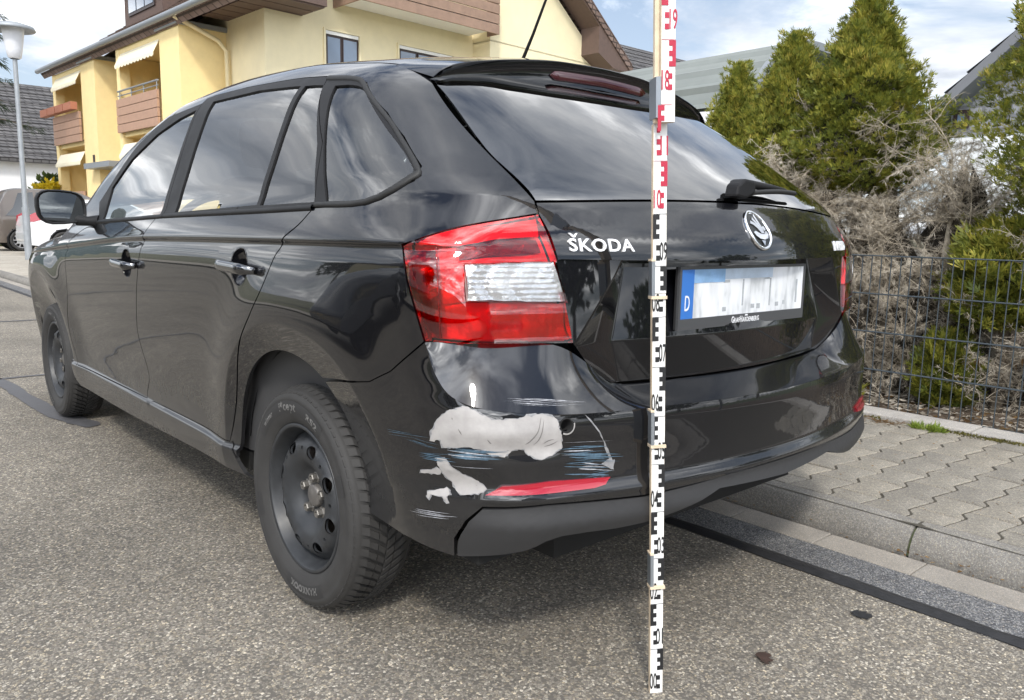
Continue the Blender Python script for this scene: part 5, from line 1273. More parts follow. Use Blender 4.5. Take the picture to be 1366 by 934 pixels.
# ================================================================ vegetation
def foliage_mat(name, stops, rough=.65):
    m, nt, b = newmat(name)
    at = node(nt, 'ShaderNodeAttribute', attribute_name='tone').outputs['Fac']
    c = ramp(nt, at, stops); nt.links.new(c, b.inputs['Base Color']); b.inputs['Roughness'].default_value = rough
    tl_ = node(nt, 'ShaderNodeBsdfTranslucent', {'Color': c}); mx = node(nt, 'ShaderNodeMixShader', {0: .38, 1: b.outputs[0], 2: tl_.outputs[0]})
    nt.links.new(mx.outputs[0], nt.nodes['Material Output'].inputs[0]); return m
THUJA = foliage_mat('thuja_green', [(0, (.085, .115, .02)), (.40, (.20, .225, .035)), (.75, (.36, .34, .05)), (1, (.46, .36, .07))])
THUJAD = foliage_mat('thuja_dry', [(0, (.10, .055, .02)), (.5, (.19, .105, .035)), (1, (.28, .19, .09))])
DEADF = foliage_mat('dead_thuja', [(0, (.25, .22, .175)), (.5, (.47, .42, .345)), (1, (.68, .62, .53))], .85)
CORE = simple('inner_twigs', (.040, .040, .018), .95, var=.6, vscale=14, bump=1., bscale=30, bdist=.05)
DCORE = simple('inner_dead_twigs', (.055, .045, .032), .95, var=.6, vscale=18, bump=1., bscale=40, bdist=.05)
BARK = simple('bark', (.14, .115, .085), .9, var=.45, vscale=40, bump=.9, bscale=60, bdist=.01)
DEADB = simple('dead_bark', (.46, .40, .31), .9, var=.4, vscale=40, bump=.8, bscale=60, bdist=.008)
LEAF = foliage_mat('leaf_green', [(0, (.035, .055, .012)), (.5, (.06, .095, .02)), (1, (.13, .16, .04))])
CEDAR = foliage_mat('cedar_green', [(0, (.02, .035, .018)), (.6, (.045, .070, .04)), (1, (.09, .12, .075))])
YELLOW = foliage_mat('forsythia_yellow', [(0, (.18, .14, .01)), (.3, (.50, .37, .01)), (1, (.72, .56, .03))])
def set_tone(me, tone):
    a = me.attributes.new('tone', 'FLOAT', 'FACE'); a.data.foreach_set('value', np.asarray(tone, np.float32))
def sprays(P, D, size, mat, name, tone, parent, fans=5, width=.16, droop=.0, seed=0):
    """P positions, D outward directions: each spray is a flat fan of narrow scale-leaf blades"""
    g = np.random.default_rng(seed); n = len(P); V = []; Fc = []; T = []
    D = D/np.linalg.norm(D, axis=1, keepdims=True)
    up = np.array([0, 0, 1.]); side = np.cross(D, up+g.normal(0, .5, (n, 3))); side /= np.linalg.norm(side, axis=1, keepdims=True)+1e-9
    s = size*g.uniform(.6, 1.35, n)
    for k in range(fans):
        a = (k-(fans-1)/2)*(.42)+g.normal(0, .10, n); l = s*(1-.16*abs(k-(fans-1)/2))*g.uniform(.8, 1.1, n)
        d = D*np.cos(a)[:,None]+side*np.sin(a)[:,None]; d[:,2] -= droop*g.uniform(.3, 1, n)
        nrm = np.cross(D, side); w = np.cross(d, nrm); w /= np.linalg.norm(w, axis=1, keepdims=True)+1e-9
        mid = P+d*(l*.55)[:,None]+nrm*(g.normal(0, .06, n)*l)[:,None]; tip = P+d*l[:,None]+nrm*(g.normal(0, .12, n)*l)[:,None]
        ww = (l*width)[:,None]
        V.append(np.stack([P, mid+w*ww*.55, tip, mid-w*ww*.55], 1))
        T.append(np.clip(tone+g.normal(0, .13, n), 0, 1))
    V = np.concatenate(V).reshape(-1, 3); m = len(V)//4
    me = bpy.data.meshes.new(name); me.vertices.add(len(V)); me.vertices.foreach_set('co', V.astype(np.float32).ravel())
    me.loops.add(m*4); me.loops.foreach_set('vertex_index', np.arange(m*4, dtype=np.int32)); me.polygons.add(m); me.polygons.foreach_set('loop_start', np.arange(0, m*4, 4, dtype=np.int32))
    me.materials.append(mat); me.update(calc_edges=True); set_tone(me, np.concatenate(T))
    o = link(name, me, None, parent); o['kind'] = 'stuff'; return o
def lump(th, z, seed):
    return .13*np.sin(2*th+seed+z*5)+.12*np.sin(4*th-seed*2+z*11)+.11*np.sin(7*th+seed*3-z*19)+.09*np.sin(z*27+seed+2*th)+.07*np.sin(13*th-z*41+seed)
def thuja(x, y, zt, z0, rad, label, seed, n=2600, mat=THUJA, prof=None, size=.038, top_n=1., group='green thujas behind the fence', gapf=None, bz=None):
    g = np.random.default_rng(seed); n = int(n*(3.6 if y < 3.5 else 1.2)); size = size if y < 3.5 else size*1.6
    t = thing('thuja', label, 'thuja', (x, y, .07), group)
    tr = MB(); tr.tube([(x, y, .04), (x+.02, y, z0+.2*(zt-z0)), (x, y+.01, zt*.75), (x, y, zt-.15)], [.032, .028, .02, .006], 8); tr.build('trunk', BARK, t)
    prof = prof or [(0, .55), (.15, .92), (.35, 1.), (.55, .82), (.75, .52), (.9, .26), (1, .02)]
    px, py = np.array(prof).T
    def rr(h, th): return rad*np.interp(h, px, py)*(1+lump(th, h*2, seed))
    # inner twig volume
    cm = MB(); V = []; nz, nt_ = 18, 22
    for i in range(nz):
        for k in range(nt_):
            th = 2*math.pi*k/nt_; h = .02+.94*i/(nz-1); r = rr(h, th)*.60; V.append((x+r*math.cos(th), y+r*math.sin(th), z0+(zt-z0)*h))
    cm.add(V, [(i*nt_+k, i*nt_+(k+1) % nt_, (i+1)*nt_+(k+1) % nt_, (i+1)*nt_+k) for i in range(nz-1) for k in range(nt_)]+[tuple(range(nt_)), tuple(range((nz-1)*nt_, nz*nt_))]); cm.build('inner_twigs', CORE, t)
    h = g.beta(1.05, 1.12, n); th = g.uniform(0, 2*math.pi, n); dep = 1-.38*g.beta(1, 2.2, n); r = rr(h, th)*dep
    P = np.stack([x+r*np.cos(th), y+r*np.sin(th), z0+(zt-z0)*h], 1)
    if gapf is not None: k = gapf(P); P = P[k]; th = th[k]; h = h[k]; dep = dep[k]
    br_ = (np.sin(th*6+h*23+seed) > .55); P = P+np.stack([np.cos(th), np.sin(th), .5+0*th], 1)*(br_*g.uniform(.0, .07, len(P)))[:,None]
    D = np.stack([np.cos(th)*.8, np.sin(th)*.8, .55+.5*h], 1)+g.normal(0, .34, (len(P), 3))
    tone = .42+.18*np.sin(P[:,2]*9+th*4+seed)*np.sin(P[:,2]*23+seed)+g.normal(0, .14, len(P))
    sprays(P, D, size, mat, 'foliage', tone, t, fans=5, width=.17, seed=seed)
    k2 = int(n*.22); hh = g.uniform(.55, 1., k2)*top_n; th = g.uniform(0, 2*math.pi, k2); r = rr(np.clip(hh, 0, 1), th)
    P = np.stack([x+r*np.cos(th), y+r*np.sin(th), z0+(zt-z0)*hh], 1); D = np.stack([np.cos(th)*.25, np.sin(th)*.25, 1+0*th], 1)+g.normal(0, .18, (k2, 3))
    sprays(P, D, size*1.2, mat, 'foliage_tips', .62+g.normal(0, .15, k2), t, fans=4, width=.12, seed=seed+1)
    return t
thuja(3.12, 1.37, 2.32, 1.20, .40, 'tallest green thuja with a pointed top above the dead branches', 1, 5200, prof=[(0, .45), (.1, .82), (.28, 1.), (.5, .80), (.7, .48), (.85, .26), (1, .02)])
thuja(3.15, 1.86, 2.22, .42, .30, 'narrow green thuja with a thin spire left of the tallest one', 2, 4600, prof=[(0, .8), (.2, 1.), (.5, .95), (.72, .7), (.86, .42), (1, .05)])
thuja(3.3, 2.36, 2.12, .3, .33, 'short green thuja with a leaning tip beside the car roof', 3, 4200)
thuja(3.2, 2.98, 1.72, .2, .36, 'low bushy thuja half hidden behind the rear window', 4, 3200)
thuja(3.02, .06, 2.70, .60, .50, 'large green thuja at the right end of the hedge', 5, 6500, prof=[(0, .85), (.12, .95), (.3, .98), (.5, 1.0), (.7, .80), (.85, .5), (1, .05)])
thuja(2.72, .62, .46, .10, .115, 'small green thuja shoot low behind the fence wire', 6, 1100, size=.05, prof=[(0, .8), (.25, 1.), (.6, .75), (1, .1)])
thuja(2.80, .40, 1.02, .52, .24, 'rounded green thuja branch pushing through the fence top', 8, 1500, size=.06, prof=[(0, .6), (.3, 1.), (.7, .85), (1, .3)])
thuja(3.1, -.55, 2.5, .2, .48, 'green thuja beyond the right edge of the hedge', 7, 2200)
thuja(3.3, 3.8, 1.95, .2, .42, 'green thuja behind the parked car', 9, 1500)
thuja(3.3, 4.8, 1.85, .2, .42, 'green thuja farther along the hedge behind the parked car', 10, 1000)
# dead shrubs: trunks, branches, twigs
def dead_shrub(x, y, label, seed, zt=1.45, nb=42, nt_=2600, spread=.36, tuft=900, lo=.25, dry=0):
    g = np.random.default_rng(seed); t = thing('dead_thuja', label, 'dead shrub', (x, y, .07), 'dead thujas behind the fence')
    nodes_ = []
    for k in range(2):
        pts = [(x+.05*k-.02, y-.09*k+.03, .03)]
        for q in range(5): p = pts[-1]; pts.append((p[0]+g.normal(0, .02), p[1]+g.normal(0, .025)+(.02 if k else -.015), p[2]+(zt-.15)/5*g.uniform(.75, 1.05)))
        m = MB(); m.tube(pts, [.036, .033, .027, .020, .012, .005], 7); m.build('trunk', DEADB, t); nodes_ += [(np.array(a), np.array(b)) for a, b in zip(pts[:-1], pts[1:])]
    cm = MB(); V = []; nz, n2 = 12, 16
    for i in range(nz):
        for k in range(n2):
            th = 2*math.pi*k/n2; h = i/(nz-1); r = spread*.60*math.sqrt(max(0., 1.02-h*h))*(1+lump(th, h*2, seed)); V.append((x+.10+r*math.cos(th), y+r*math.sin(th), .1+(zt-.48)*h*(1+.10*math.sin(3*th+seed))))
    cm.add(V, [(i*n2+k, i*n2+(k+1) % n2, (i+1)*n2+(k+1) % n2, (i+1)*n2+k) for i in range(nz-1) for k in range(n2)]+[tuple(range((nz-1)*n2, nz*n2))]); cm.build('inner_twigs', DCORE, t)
    def bundle(name, cnt, srcs, L0, L1, r0, up, kind):
        m = MB(); out = []
        for k in range(cnt):
            a, b = srcs[g.integers(len(srcs))]; s = a+(b-a)*g.uniform(0, 1)
            if s[2] < lo*.6: s = s+np.array([0, 0, g.uniform(0, .3)])
            th = g.uniform(0, 2*math.pi); d = np.array([math.cos(th), math.sin(th), g.normal(up, .45)]); d /= np.linalg.norm(d); L = g.uniform(L0, L1); pts = [s]
            for q in range(4):
                d = d+g.normal(0, .26, 3)+np.array([0, 0, .10 if g.random() < .6 else -.15]); d /= np.linalg.norm(d); pts.append(pts[-1]+d*L/4)
            pts = [np.array([x+np.clip(p[0]-x, -spread*1.15, spread*1.2), p[1], max(p[2], .10)]) for p in pts]
            m.tube(pts, [r0, r0*.85, r0*.7, r0*.5, r0*.25], 4 if kind else 5, cap=False); out += list(zip(pts[:-1], pts[1:]))
        o = m.build(name, DEADB, t)
        if kind: o['kind'] = 'stuff'
        return out
    br = bundle('branches', nb, nodes_, .25, .25+spread, .0046, .55, 'stuff')
    tw = bundle('twigs', 1100, br, .08, .26, .0018, .3, 'stuff')
    al = tw+br; nt_ = int(nt_*4.2); idx = g.integers(len(al), size=nt_); f = g.uniform(0, 1, nt_)
    A = np.array([a for a, b in al]); Bq = np.array([b for a, b in al]); P = A[idx]+(Bq[idx]-A[idx])*f[:,None]; D = (Bq[idx]-A[idx])+g.normal(0, .05, (nt_, 3)); 
    sprays(P, D+g.normal(0, 1e-3, D.shape), .032, DEADF, 'withered_foliage', .5+.25*np.sin(P[:,2]*11+P[:,1]*7)+g.normal(0, .15, nt_), t, fans=3, width=.075, droop=.35, seed=seed)
    if dry:
        idx = g.integers(len(al), size=dry); P = A[idx]; k = (P[:,2] > .35) & (P[:,2] < .85); P = P[k]; D = g.normal(0, 1, P.shape); sprays(P, D, .06, THUJAD, 'brown_foliage', .5+g.normal(0, .2, len(P)), t, fans=4, width=.18, droop=.3, seed=seed+5)
dead_shrub(2.86, 1.50, 'dead grey-brown thuja with matted foliage under the tallest green one', 21, 1.62, 46, 4200, .34, dry=420)
dead_shrub(2.92, 1.10, 'dead thuja with two bare trunks rising behind the fence', 22, 1.38, 50, 4200, .36)
dead_shrub(2.95, .74, 'dead pale thuja with upright twigs near the right end', 23, 1.62, 52, 4800, .36)
dead_shrub(3.42, .90, 'dead tangled thuja in the second row in front of the white wall', 26, 1.50, 40, 3600, .36)
dead_shrub(2.88, .22, 'low dead thuja under the large green one at the right border', 27, .95, 30, 2600, .30, dry=260)
dead_shrub(3.15, 1.28, 'dead beige thuja standing in the second row behind the two bare trunks', 25, 1.60, 40, 3800, .36)
dead_shrub(3.05, 1.95, 'dead brown thuja almost hidden behind the car', 24, 1.30, 34, 1800, .30, dry=200)
# litter on the soil
def litter(name, n, x0, x1, y0, y1, z, mat, seed, s0, s1, up=.25, kind='stuff'):
    g = np.random.default_rng(seed); P = np.stack([g.uniform(x0, x1, n), g.uniform(y0, y1, n), z+g.uniform(0, .03, n)], 1); th = g.uniform(0, 6.28, n)
    D = np.stack([np.cos(th), np.sin(th), g.uniform(-.1, up, n)], 1); sprays(P, D, (s0+s1)/2, mat, name, g.uniform(0, 1, n), None, fans=1, width=.3, seed=seed)
    bpy.data.objects[name].name = name
litter('dry_needle_litter', 5200, 2.36, 3.6, -.6, 3.0, .09, DEADF, 31, .03, .06); litter('brown_leaf_litter', 1500, 2.34, 3.4, -.6, 3.0, .09, THUJAD, 32, .03, .05)
for nm in ('dry_needle_litter', 'brown_leaf_litter'): tag(bpy.data.objects[nm], 'dry plant litter lying on the soil behind the fence' if 'dry' in nm else 'fallen brown leaves lying on the soil behind the fence', 'plant litter')
litter('fine_litter', 260, .86, 2.15, -.6, 1.6, .092, THUJAD, 33, .007, .016, .05); tag(bpy.data.objects['fine_litter'], 'tiny brown leaf crumbs scattered over the pavers', 'plant litter')
litter('gutter_litter', 170, .735, .765, -.7, 1.2, -.004, THUJAD, 34, .012, .022, .3); tag(bpy.data.objects['gutter_litter'], 'brown leaf crumbs caught in the groove at the foot of the kerb', 'plant litter')
GRASS = foliage_mat('young_grass', [(0, (.09, .14, .015)), (.6, (.20, .28, .03)), (1, (.32, .38, .08))])
MOSS = foliage_mat('moss', [(0, (.06, .055, .012)), (.6, (.13, .12, .025)), (1, (.20, .17, .05))])
def tuft(name, x, y, z, n, r, s, mat, label, cat_, seed, up=1.):
    g = np.random.default_rng(seed); a = g.uniform(0, 6.28, n); q = r*np.sqrt(g.uniform(0, 1, n)); P = np.stack([x+.5*q*np.cos(a), y+q*np.sin(a)*1.5, 0*q+z], 1)
    D = np.stack([np.cos(a)*.7, np.sin(a)*.7, up+0*a], 1)+g.normal(0, .25, (n, 3)); o = sprays(P, D, s, mat, name, g.uniform(.2, 1, n), None, fans=3, width=.13, seed=seed); tag(o, label, cat_)
tuft('grass_tuft', 2.10, .46, .085, 90, .045, .042, GRASS, 'bright green grass tuft in the joint below the edging', 'grass', 41)
tuft('weed', 2.46, 1.02, .10, 60, .03, .10, THUJA, 'green weed growing behind the bottom fence wire', 'weed', 42, 1.4)
for k, (yy, n) in enumerate(((.10, 420), (.28, 300), (.82, 120))):
    g = np.random.default_rng(50+k); P = np.stack([g.normal(2.145, .018, n), yy+g.uniform(-.13, .13, n), 0*g.uniform(0, 1, n)+.089], 1); D = g.normal(0, .6, (n, 3))+[0, 0, .6]
    tag(sprays(P, D, .012, MOSS, 'moss', g.uniform(0, 1, n), None, fans=3, width=.4, seed=60+k), ('olive moss cushions along the edging near the right border', 'olive moss strip beside the bright grass tuft', 'thin moss patch near the car at the edging')[k], 'moss')
g = np.random.default_rng(77); n = 160; P = np.stack([g.normal(2.10, .03, n), .66+g.normal(0, .09, n), 0*g.uniform(0, 1, n)+.092], 1); tag(sprays(P, g.normal(0, 1, (n, 3))*[1, 1, .15], .03, THUJAD, 'withered_weed', g.uniform(0, .6, n), None, fans=2, width=.1, seed=78), 'withered brown weed lying on the pavers by the edging', 'weed')
# ================================================================ street lamp
LAMPM = simple('galvanised_grey', (.30, .32, .34), .5, metal=.3, var=.15, vscale=6)
lx, ly = 2.06, 19.75; lz = .09
lamp_o = thing('street_lamp', 'grey street lamp with a white mushroom shade left of the yellow house', 'street lamp', (lx, ly, lz))
m = MB(); m.tube([(lx, ly, lz), (lx, ly, 1.25)], .075, 14); m.tube([(lx, ly, 1.25), (lx, ly, 4.42)], [.055, .045], 14); m.build('pole', LAMPM, lamp_o)
m = MB(); m.lathe([(.09, 4.42), (.13, 4.45), (.16, 4.60), (.215, 5.02), (.22, 5.05)], 28, 'z', (lx, ly, 0)); m.build('lamp_shade', simple('opal_shade', (.66, .67, .70), .35), lamp_o)
m = MB(); m.lathe([(.22, 5.05), (.42, 5.01), (.44, 5.03), (.40, 5.10), (.20, 5.16), (0, 5.18)], 32, 'z', (lx, ly, 0)); m.build('lamp_cap', LAMPM, lamp_o)
# ================================================================ houses
PLY = simple('yellow_render', (.82, .65, .33), .9, var=.06, vscale=3, bump=.2, bscale=120, bdist=.004); PLC = simple('cream_render', (.78, .69, .46), .9, var=.06, vscale=2, bump=.2, bscale=120, bdist=.004)
PLW = simple('white_render', (.74, .75, .77), .9, var=.05, vscale=2); BRN = simple('brown_boards', (.105, .068, .055), .7, var=.2, vscale=6); BALC = simple('balcony_board', (.38, .235, .165), .7, var=.12, vscale=5)
BALD = simple('dark_balcony_board', (.27, .175, .125), .65, var=.2, vscale=4); WFR = simple('window_frame_brown', (.035, .022, .020), .4); CLOTH = simple('awning_cloth', (.80, .73, .56), .85, var=.05, vscale=6); COP = simple('metal_coping', (.27, .29, .31), .5, metal=.4)
WGL = simple('window_glass', (.12, .17, .25), .04, spec=.8, coat=1.); SHUT = simple('shutter_box', (.78, .78, .76), .5); TERRA = simple('terracotta', (.38, .15, .09), .8, var=.2, vscale=20)
def tile_mat(name, col, col2, sx, sy, mort=.35):
    m, nt, b = newmat(name); t = tcoord(nt); mp = node(nt, 'ShaderNodeMapping', {0: t, 3: (sx, sx, sy)}).outputs[0]
    br = node(nt, 'ShaderNodeTexBrick', {'Vector': node(nt, 'ShaderNodeCombineXYZ', {0: mth(nt, 'ADD', node(nt, 'ShaderNodeSeparateXYZ', {0: mp}).outputs[0], node(nt, 'ShaderNodeSeparateXYZ', {0: mp}).outputs[1]), 1: node(nt, 'ShaderNodeSeparateXYZ', {0: mp}).outputs[2]}).outputs[0], 'Color1': tuple(col)+(1,), 'Color2': tuple(col2)+(1,), 'Mortar': tuple(c*mort for c in col)+(1,), 'Scale': 1., 'Mortar Size': .035, 'Brick Width': .5, 'Row Height': .25})
    nt.links.new(br.outputs[0], b.inputs['Base Color']); b.inputs['Roughness'].default_value = .75
    bp = node(nt, 'ShaderNodeBump', {'Height': br.outputs[1], 'Strength': .6, 'Distance': -.03}); nt.links.new(bp.outputs[0], b.inputs['Normal']); return m
TILEB = tile_mat('brown_tiles', (.145, .095, .075), (.20, .14, .115), 1.2, 1.2); TILEG = tile_mat('grey_tiles', (.075, .072, .075), (.12, .115, .115), 1.2, 1.2); SHING = tile_mat('grey_shingles', (.24, .245, .265), (.29, .295, .315), 1.1, 1.1, .72)
def roof_rows(parent, p_eave0, p_eave1, p_ridge0, p_ridge1, mat, rows, name='tile_row', th=.05, lapping=.02):
    """overlapping courses of tiles laid on a slope, one object per course"""
    a0, a1, b0, b1 = (np.array(p, float) for p in (p_eave0, p_eave1, p_ridge0, p_ridge1)); nrm = np.cross(a1-a0, b0-a0); nrm /= np.linalg.norm(nrm); nrm *= np.sign(nrm[2])
    for k in range(rows):
        t0, t1 = k/rows, (k+1)/rows; A, Bq, Cq, D = a0+(b0-a0)*t0, a1+(b1-a1)*t0, a1+(b1-a1)*t1, a0+(b0-a0)*t1
        V = [A+nrm*th, Bq+nrm*th, Cq+nrm*.004, D+nrm*.004, A, Bq]; obj(name, V, [(0, 1, 2, 3), (4, 5, 1, 0)], mat, parent, local=True)
K = 1.2
hx, hy = CAMP[0]+(6.2-CAMP[0])*K, CAMP[1]+(25.5-CAMP[1])*K
house = thing('apartment_house', 'yellow and cream apartment house with balconies and awnings behind the car', 'house', (hx, hy, 0), rz=R(3.3))
hz = lambda z: CAMP[2]+(z-CAMP[2])*K
def hbox(name, x0, x1, y0, y1, z0, z1, mat, parent=house, bev=0.):
    m = MB(); m.box((x0*K, y0*K, hz(z0)), (x1*K, y1*K, hz(z1)), bev=bev); return m.build(name, mat, parent, local=True)
hbox('wall', 1.35, 8.7, -5.63, 8.3, -.9, 6.95, PLC); hbox('wall', 8.7, 14.4, -6.45, 8.3, -.9, 6.95, PLC)
# gable above the eaves
m = MB(); RZ = 11.9; m.add([(1.35*K, -5.62*K, hz(6.9)), (14.4*K, -5.62*K, hz(6.9)), (7.87*K, -5.62*K, hz(RZ)), (1.35*K, 8.3*K, hz(6.9)), (14.4*K, 8.3*K, hz(6.9)), (7.87*K, 8.3*K, hz(RZ))], [(0, 1, 2), (3, 5, 4), (0, 3, 4, 1)]); m.build('gable', PLC, house, local=True)
m = MB(); m.add([(8.7*K, -6.45*K, hz(6.9)), (14.4*K, -6.45*K, hz(6.9)), (8.7*K, -6.45*K, hz(11.15)), (8.7*K, -5.6*K, hz(6.9)), (14.4*K, -5.6*K, hz(6.9)), (8.7*K, -5.6*K, hz(11.15))], [(0, 1, 2), (0, 2, 5, 3)]); m.build('gable', PLC, house, local=True)
# roof slabs with tile courses
def slope(x0, z0, x1, z1, y0, y1, rows):
    L = math.hypot(x1-x0, z1-z0); nx, nz = -(z1-z0)/L, (x1-x0)/L
    if nz < 0: nx, nz = -nx, -nz
    V = [(x, y, z) for (x, z) in ((x0*K, hz(z0)), (x1*K, hz(z1))) for y in (y0*K, y1*K)]; W = [(a-nx*.22, b, c-nz*.22) for a, b, c in V]
    m = MB(); m.add(V+W, [(0, 1, 3, 2), (4, 6, 7, 5), (0, 4, 5, 1), (2, 3, 7, 6), (0, 2, 6, 4), (1, 5, 7, 3)]); r = fixn(m.build('roof', TILEB, house, local=True))
    roof_rows(r, V[0], V[1], V[2], V[3], TILEB, rows); return r
slope(-.15, 6.42, 7.87, 12.25, -6.9, 8.9, 26); slope(15.1, 6.9, 7.87, 12.25, -7.3, 8.9, 14)
m = MB(); y = -7.25                               # brown verge boards of the right gable slope
for a in range(1):
    P = [(14.95, 6.75), (15.1, 7.05), (7.9, 12.4), (7.9, 11.95), (13.15, 8.05), (13.15, 7.15), (14.0, 6.75)]
    m.prism([(p[0]*K, hz(p[1])) for p in P], y*K, (y+.85)*K, Matrix(((1, 0, 0, 0), (0, 0, 1, 0), (0, 1, 0, 0), (0, 0, 0, 1))))
fixn(m.build('verge_board', BRN, house, local=True))
hbox('eave_box', .55, 2.5, -6.85, -3.42, 6.64, 7.12, BRN)
for k in range(6): hbox('soffit_board', .6, 2.45, -6.8+.55*k, -6.8+.55*k+.5, 6.60, 6.637, BRN)
m = MB(); m.tube([(-.28*K, -6.9*K, hz(6.50)), (-.28*K, 0, hz(6.50)), (-.28*K, 8.9*K, hz(6.50))], .10, 10); m.build('gutter', COP, house, local=True)
m = MB(); m.tube([(-.2*K, -3.6*K, hz(6.45)), (.35*K, -3.62*K, hz(6.25)), (1.0*K, -3.64*K, hz(6.0)), (1.22*K, -3.66*K, hz(5.75)), (1.24*K, -3.66*K, hz(3)), (1.24*K, -3.66*K, hz(0))], .075, 10); m.build('downpipe', simple('cream_pipe', (.70, .60, .38), .5), house, local=True)
# projecting bays, posts, loggias
def bay(y0, y1):
    b = hbox('bay', 0, 1.349, y0, y1, -.9, 6.30, PLY); hbox('coping', -.10, 1.45, y0-.08, y1+.08, 6.302, 6.42, COP, b)
bay(-3.40, -2.05); bay(3.48, 4.87)
def loggia(y0, y1, post, flowers):
    # y0..y1 opening, post at far end
    hbox('post', 0, .30, y1, y1+post, -.9, 6.3, PLY); hbox('lintel', .02, 1.348, y0, y1+post, 6.12, 6.301, PLY); hbox('loggia_wall', 1.30, 1.349, y0, y1, -.9, 6.1, PLY); hbox('loggia_side', .301, 1.299, y1+post*.6, y1+post, -.9, 6.1, PLY)
    hbox('balcony_floor', .06, 1.299, y0, y1, 3.62, 3.80, PLY); hbox('balcony_floor', .06, 1.299, y0, y1, .9, 1.08, PLY)
    for lev in (0, -2.72):
        nb = 4
        for k in range(nb): hbox('balcony_board', -.12, -.05, y0+.03, y1+.12, 3.74+lev+.255*k, 3.74+lev+.255*k+.235, BALC)
        hbox('balcony_back', -.045, -.02, y0+.05, y1, 3.74+lev, 4.74+lev, BRN)
        if not flowers:
            m = MB(); m.tube([(-.06*K, (y0+.05)*K, hz(5.0+lev)), (-.06*K, (y1+.1)*K, hz(5.0+lev))], .035, 8); m.tube([(-.06*K, (y0+.05)*K, hz(4.86+lev)), (-.06*K, (y1+.1)*K, hz(4.86+lev))], .022, 8)
            for k in range(4): m.tube([(-.06*K, (y0+.15+(y1-y0)*k/3.2)*K, hz(4.7+lev)), (-.06*K, (y0+.15+(y1-y0)*k/3.2)*K, hz(5.0+lev))], .02, 6)
            m.build('railing', COP, house, local=True)
        # awning with scalloped edge
        m = MB(); za = 6.12+lev; m.add([(.02*K, (y0+.04)*K, hz(za)), (.02*K, (y1-.02)*K, hz(za)), (-.16*K, (y1-.02)*K, hz(za-.36)), (-.16*K, (y0+.04)*K, hz(za-.36)), (.02*K, (y0+.04)*K, hz(za-.02)), (.02*K, (y1-.02)*K, hz(za-.02)), (-.16*K, (y1-.02)*K, hz(za-.38)), (-.16*K, (y0+.04)*K, hz(za-.38))], [(0, 1, 2, 3), (4, 7, 6, 5), (0, 3, 7, 4), (1, 5, 6, 2), (3, 2, 6, 7)])
        aw = m.build('awning', CLOTH, house, local=True)
        m = MB(); n = 12; w = (y1-y0-.06)/n
        for k in range(n):
            ya = y0+.04+w*k; V = [(-.165*K, ya*K, hz(za-.35)), (-.165*K, (ya+w)*K, hz(za-.35))]+[(-.165*K, (ya+w*(1-t))*K, hz(za-.43-.055*math.sin(math.pi*t))) for t in np.linspace(0, 1, 6)]
            m.add(V+[(a+.015, b, c) for a, b, c in V], [tuple(range(8)), tuple(range(15, 7, -1))])
        m.build('valance', CLOTH, aw, local=True)
loggia(-2.05, 1.12, .30, False); loggia(4.87, 7.78, .33, True)
fb = [hbox('flower_box', -.34, -.125, 5.0+.93*k, 5.0+.93*k+.86, 4.80, 5.05, TERRA) for k in range(4)]
hbox('entrance_wall', 1.25, 1.348, 1.45, 3.48, -.9, 6.4, PLY); hbox('entrance_canopy', -.35, 1.2, 1.5, 3.95, 2.72, 2.9, COP)
hbox('number_plate', -.02, -.001, 3.86, 4.04, 2.98, 3.22, WFR)
# windows of the gable wall
def window(x0, x1, z0, z1, y=-5.63, leafs=2):
    f = hbox('window', x0, x1, y-.001, y+.02, z0, z1, WFR); hbox('shutter_box', x0+.02, x1-.02, y-.03, y-.002, z1-.10, z1-.01, SHUT, f)
    for k in range(leafs):
        a = x0+.07+(x1-x0-.07)/leafs*k; hbox('pane', a, x0+(x1-x0)/leafs*(k+1)-.07, y-.012, y-.002, z0+.08, z1-.17, WGL, f)
        hbox('casement', a-.03, a, y-.025, y-.002, z0+.04, z1-.13, WFR, f)
    for a, b, c, d in ((x0-.06, x0, z0, z1), (x1, x1+.06, z0, z1), (x0-.06, x1+.06, z1, z1+.05)): hbox('reveal', a, b, y-.06, y-.001, c, d, PLC, f)
    hbox('sill', x0-.05, x1+.05, y-.10, y-.001, z0-.05, z0, COP, f)
window(3.17, 4.28, 4.7, 6.38); window(5.70, 7.82, 4.6, 6.40, leafs=3); window(10.5, 12.2, 4.7, 6.2, -6.45)
# gable balcony
bf = hbox('gable_balcony', 3.55, 8.5, -6.92, -5.64, 7.14, 7.34, SHUT)
for k in range(5): hbox('balcony_board', 3.5, 8.55, -6.99, -6.93, 7.0+.30*k, 7.0+.30*k+.272, BALD, bf)
for k in range(5): hbox('balcony_board', 3.44, 3.5, -6.98, -5.64, 7.0+.30*k, 7.0+.30*k+.272, BALD, bf)
for k in range(5): hbox('balcony_board', 8.55, 8.61, -6.98, -6.46, 7.0+.30*k, 7.0+.30*k+.272, BALD, bf)
# dormer
dr = hbox('dormer', 2.4, 5.2, 3.6, 7.2, 7.9, 10.3, BRN); hbox('dormer_window', 2.35, 2.399, 4.2, 6.7, 8.6, 10.0, WFR, dr)
for k in range(3): hbox('pane', 2.33, 2.349, 4.3+.8*k, 5.0+.8*k, 8.7, 9.9, WGL, dr)
hbox('dormer_roof', 1.5, 5.6, 2.9, 7.9, 10.3, 10.5, COP, dr)
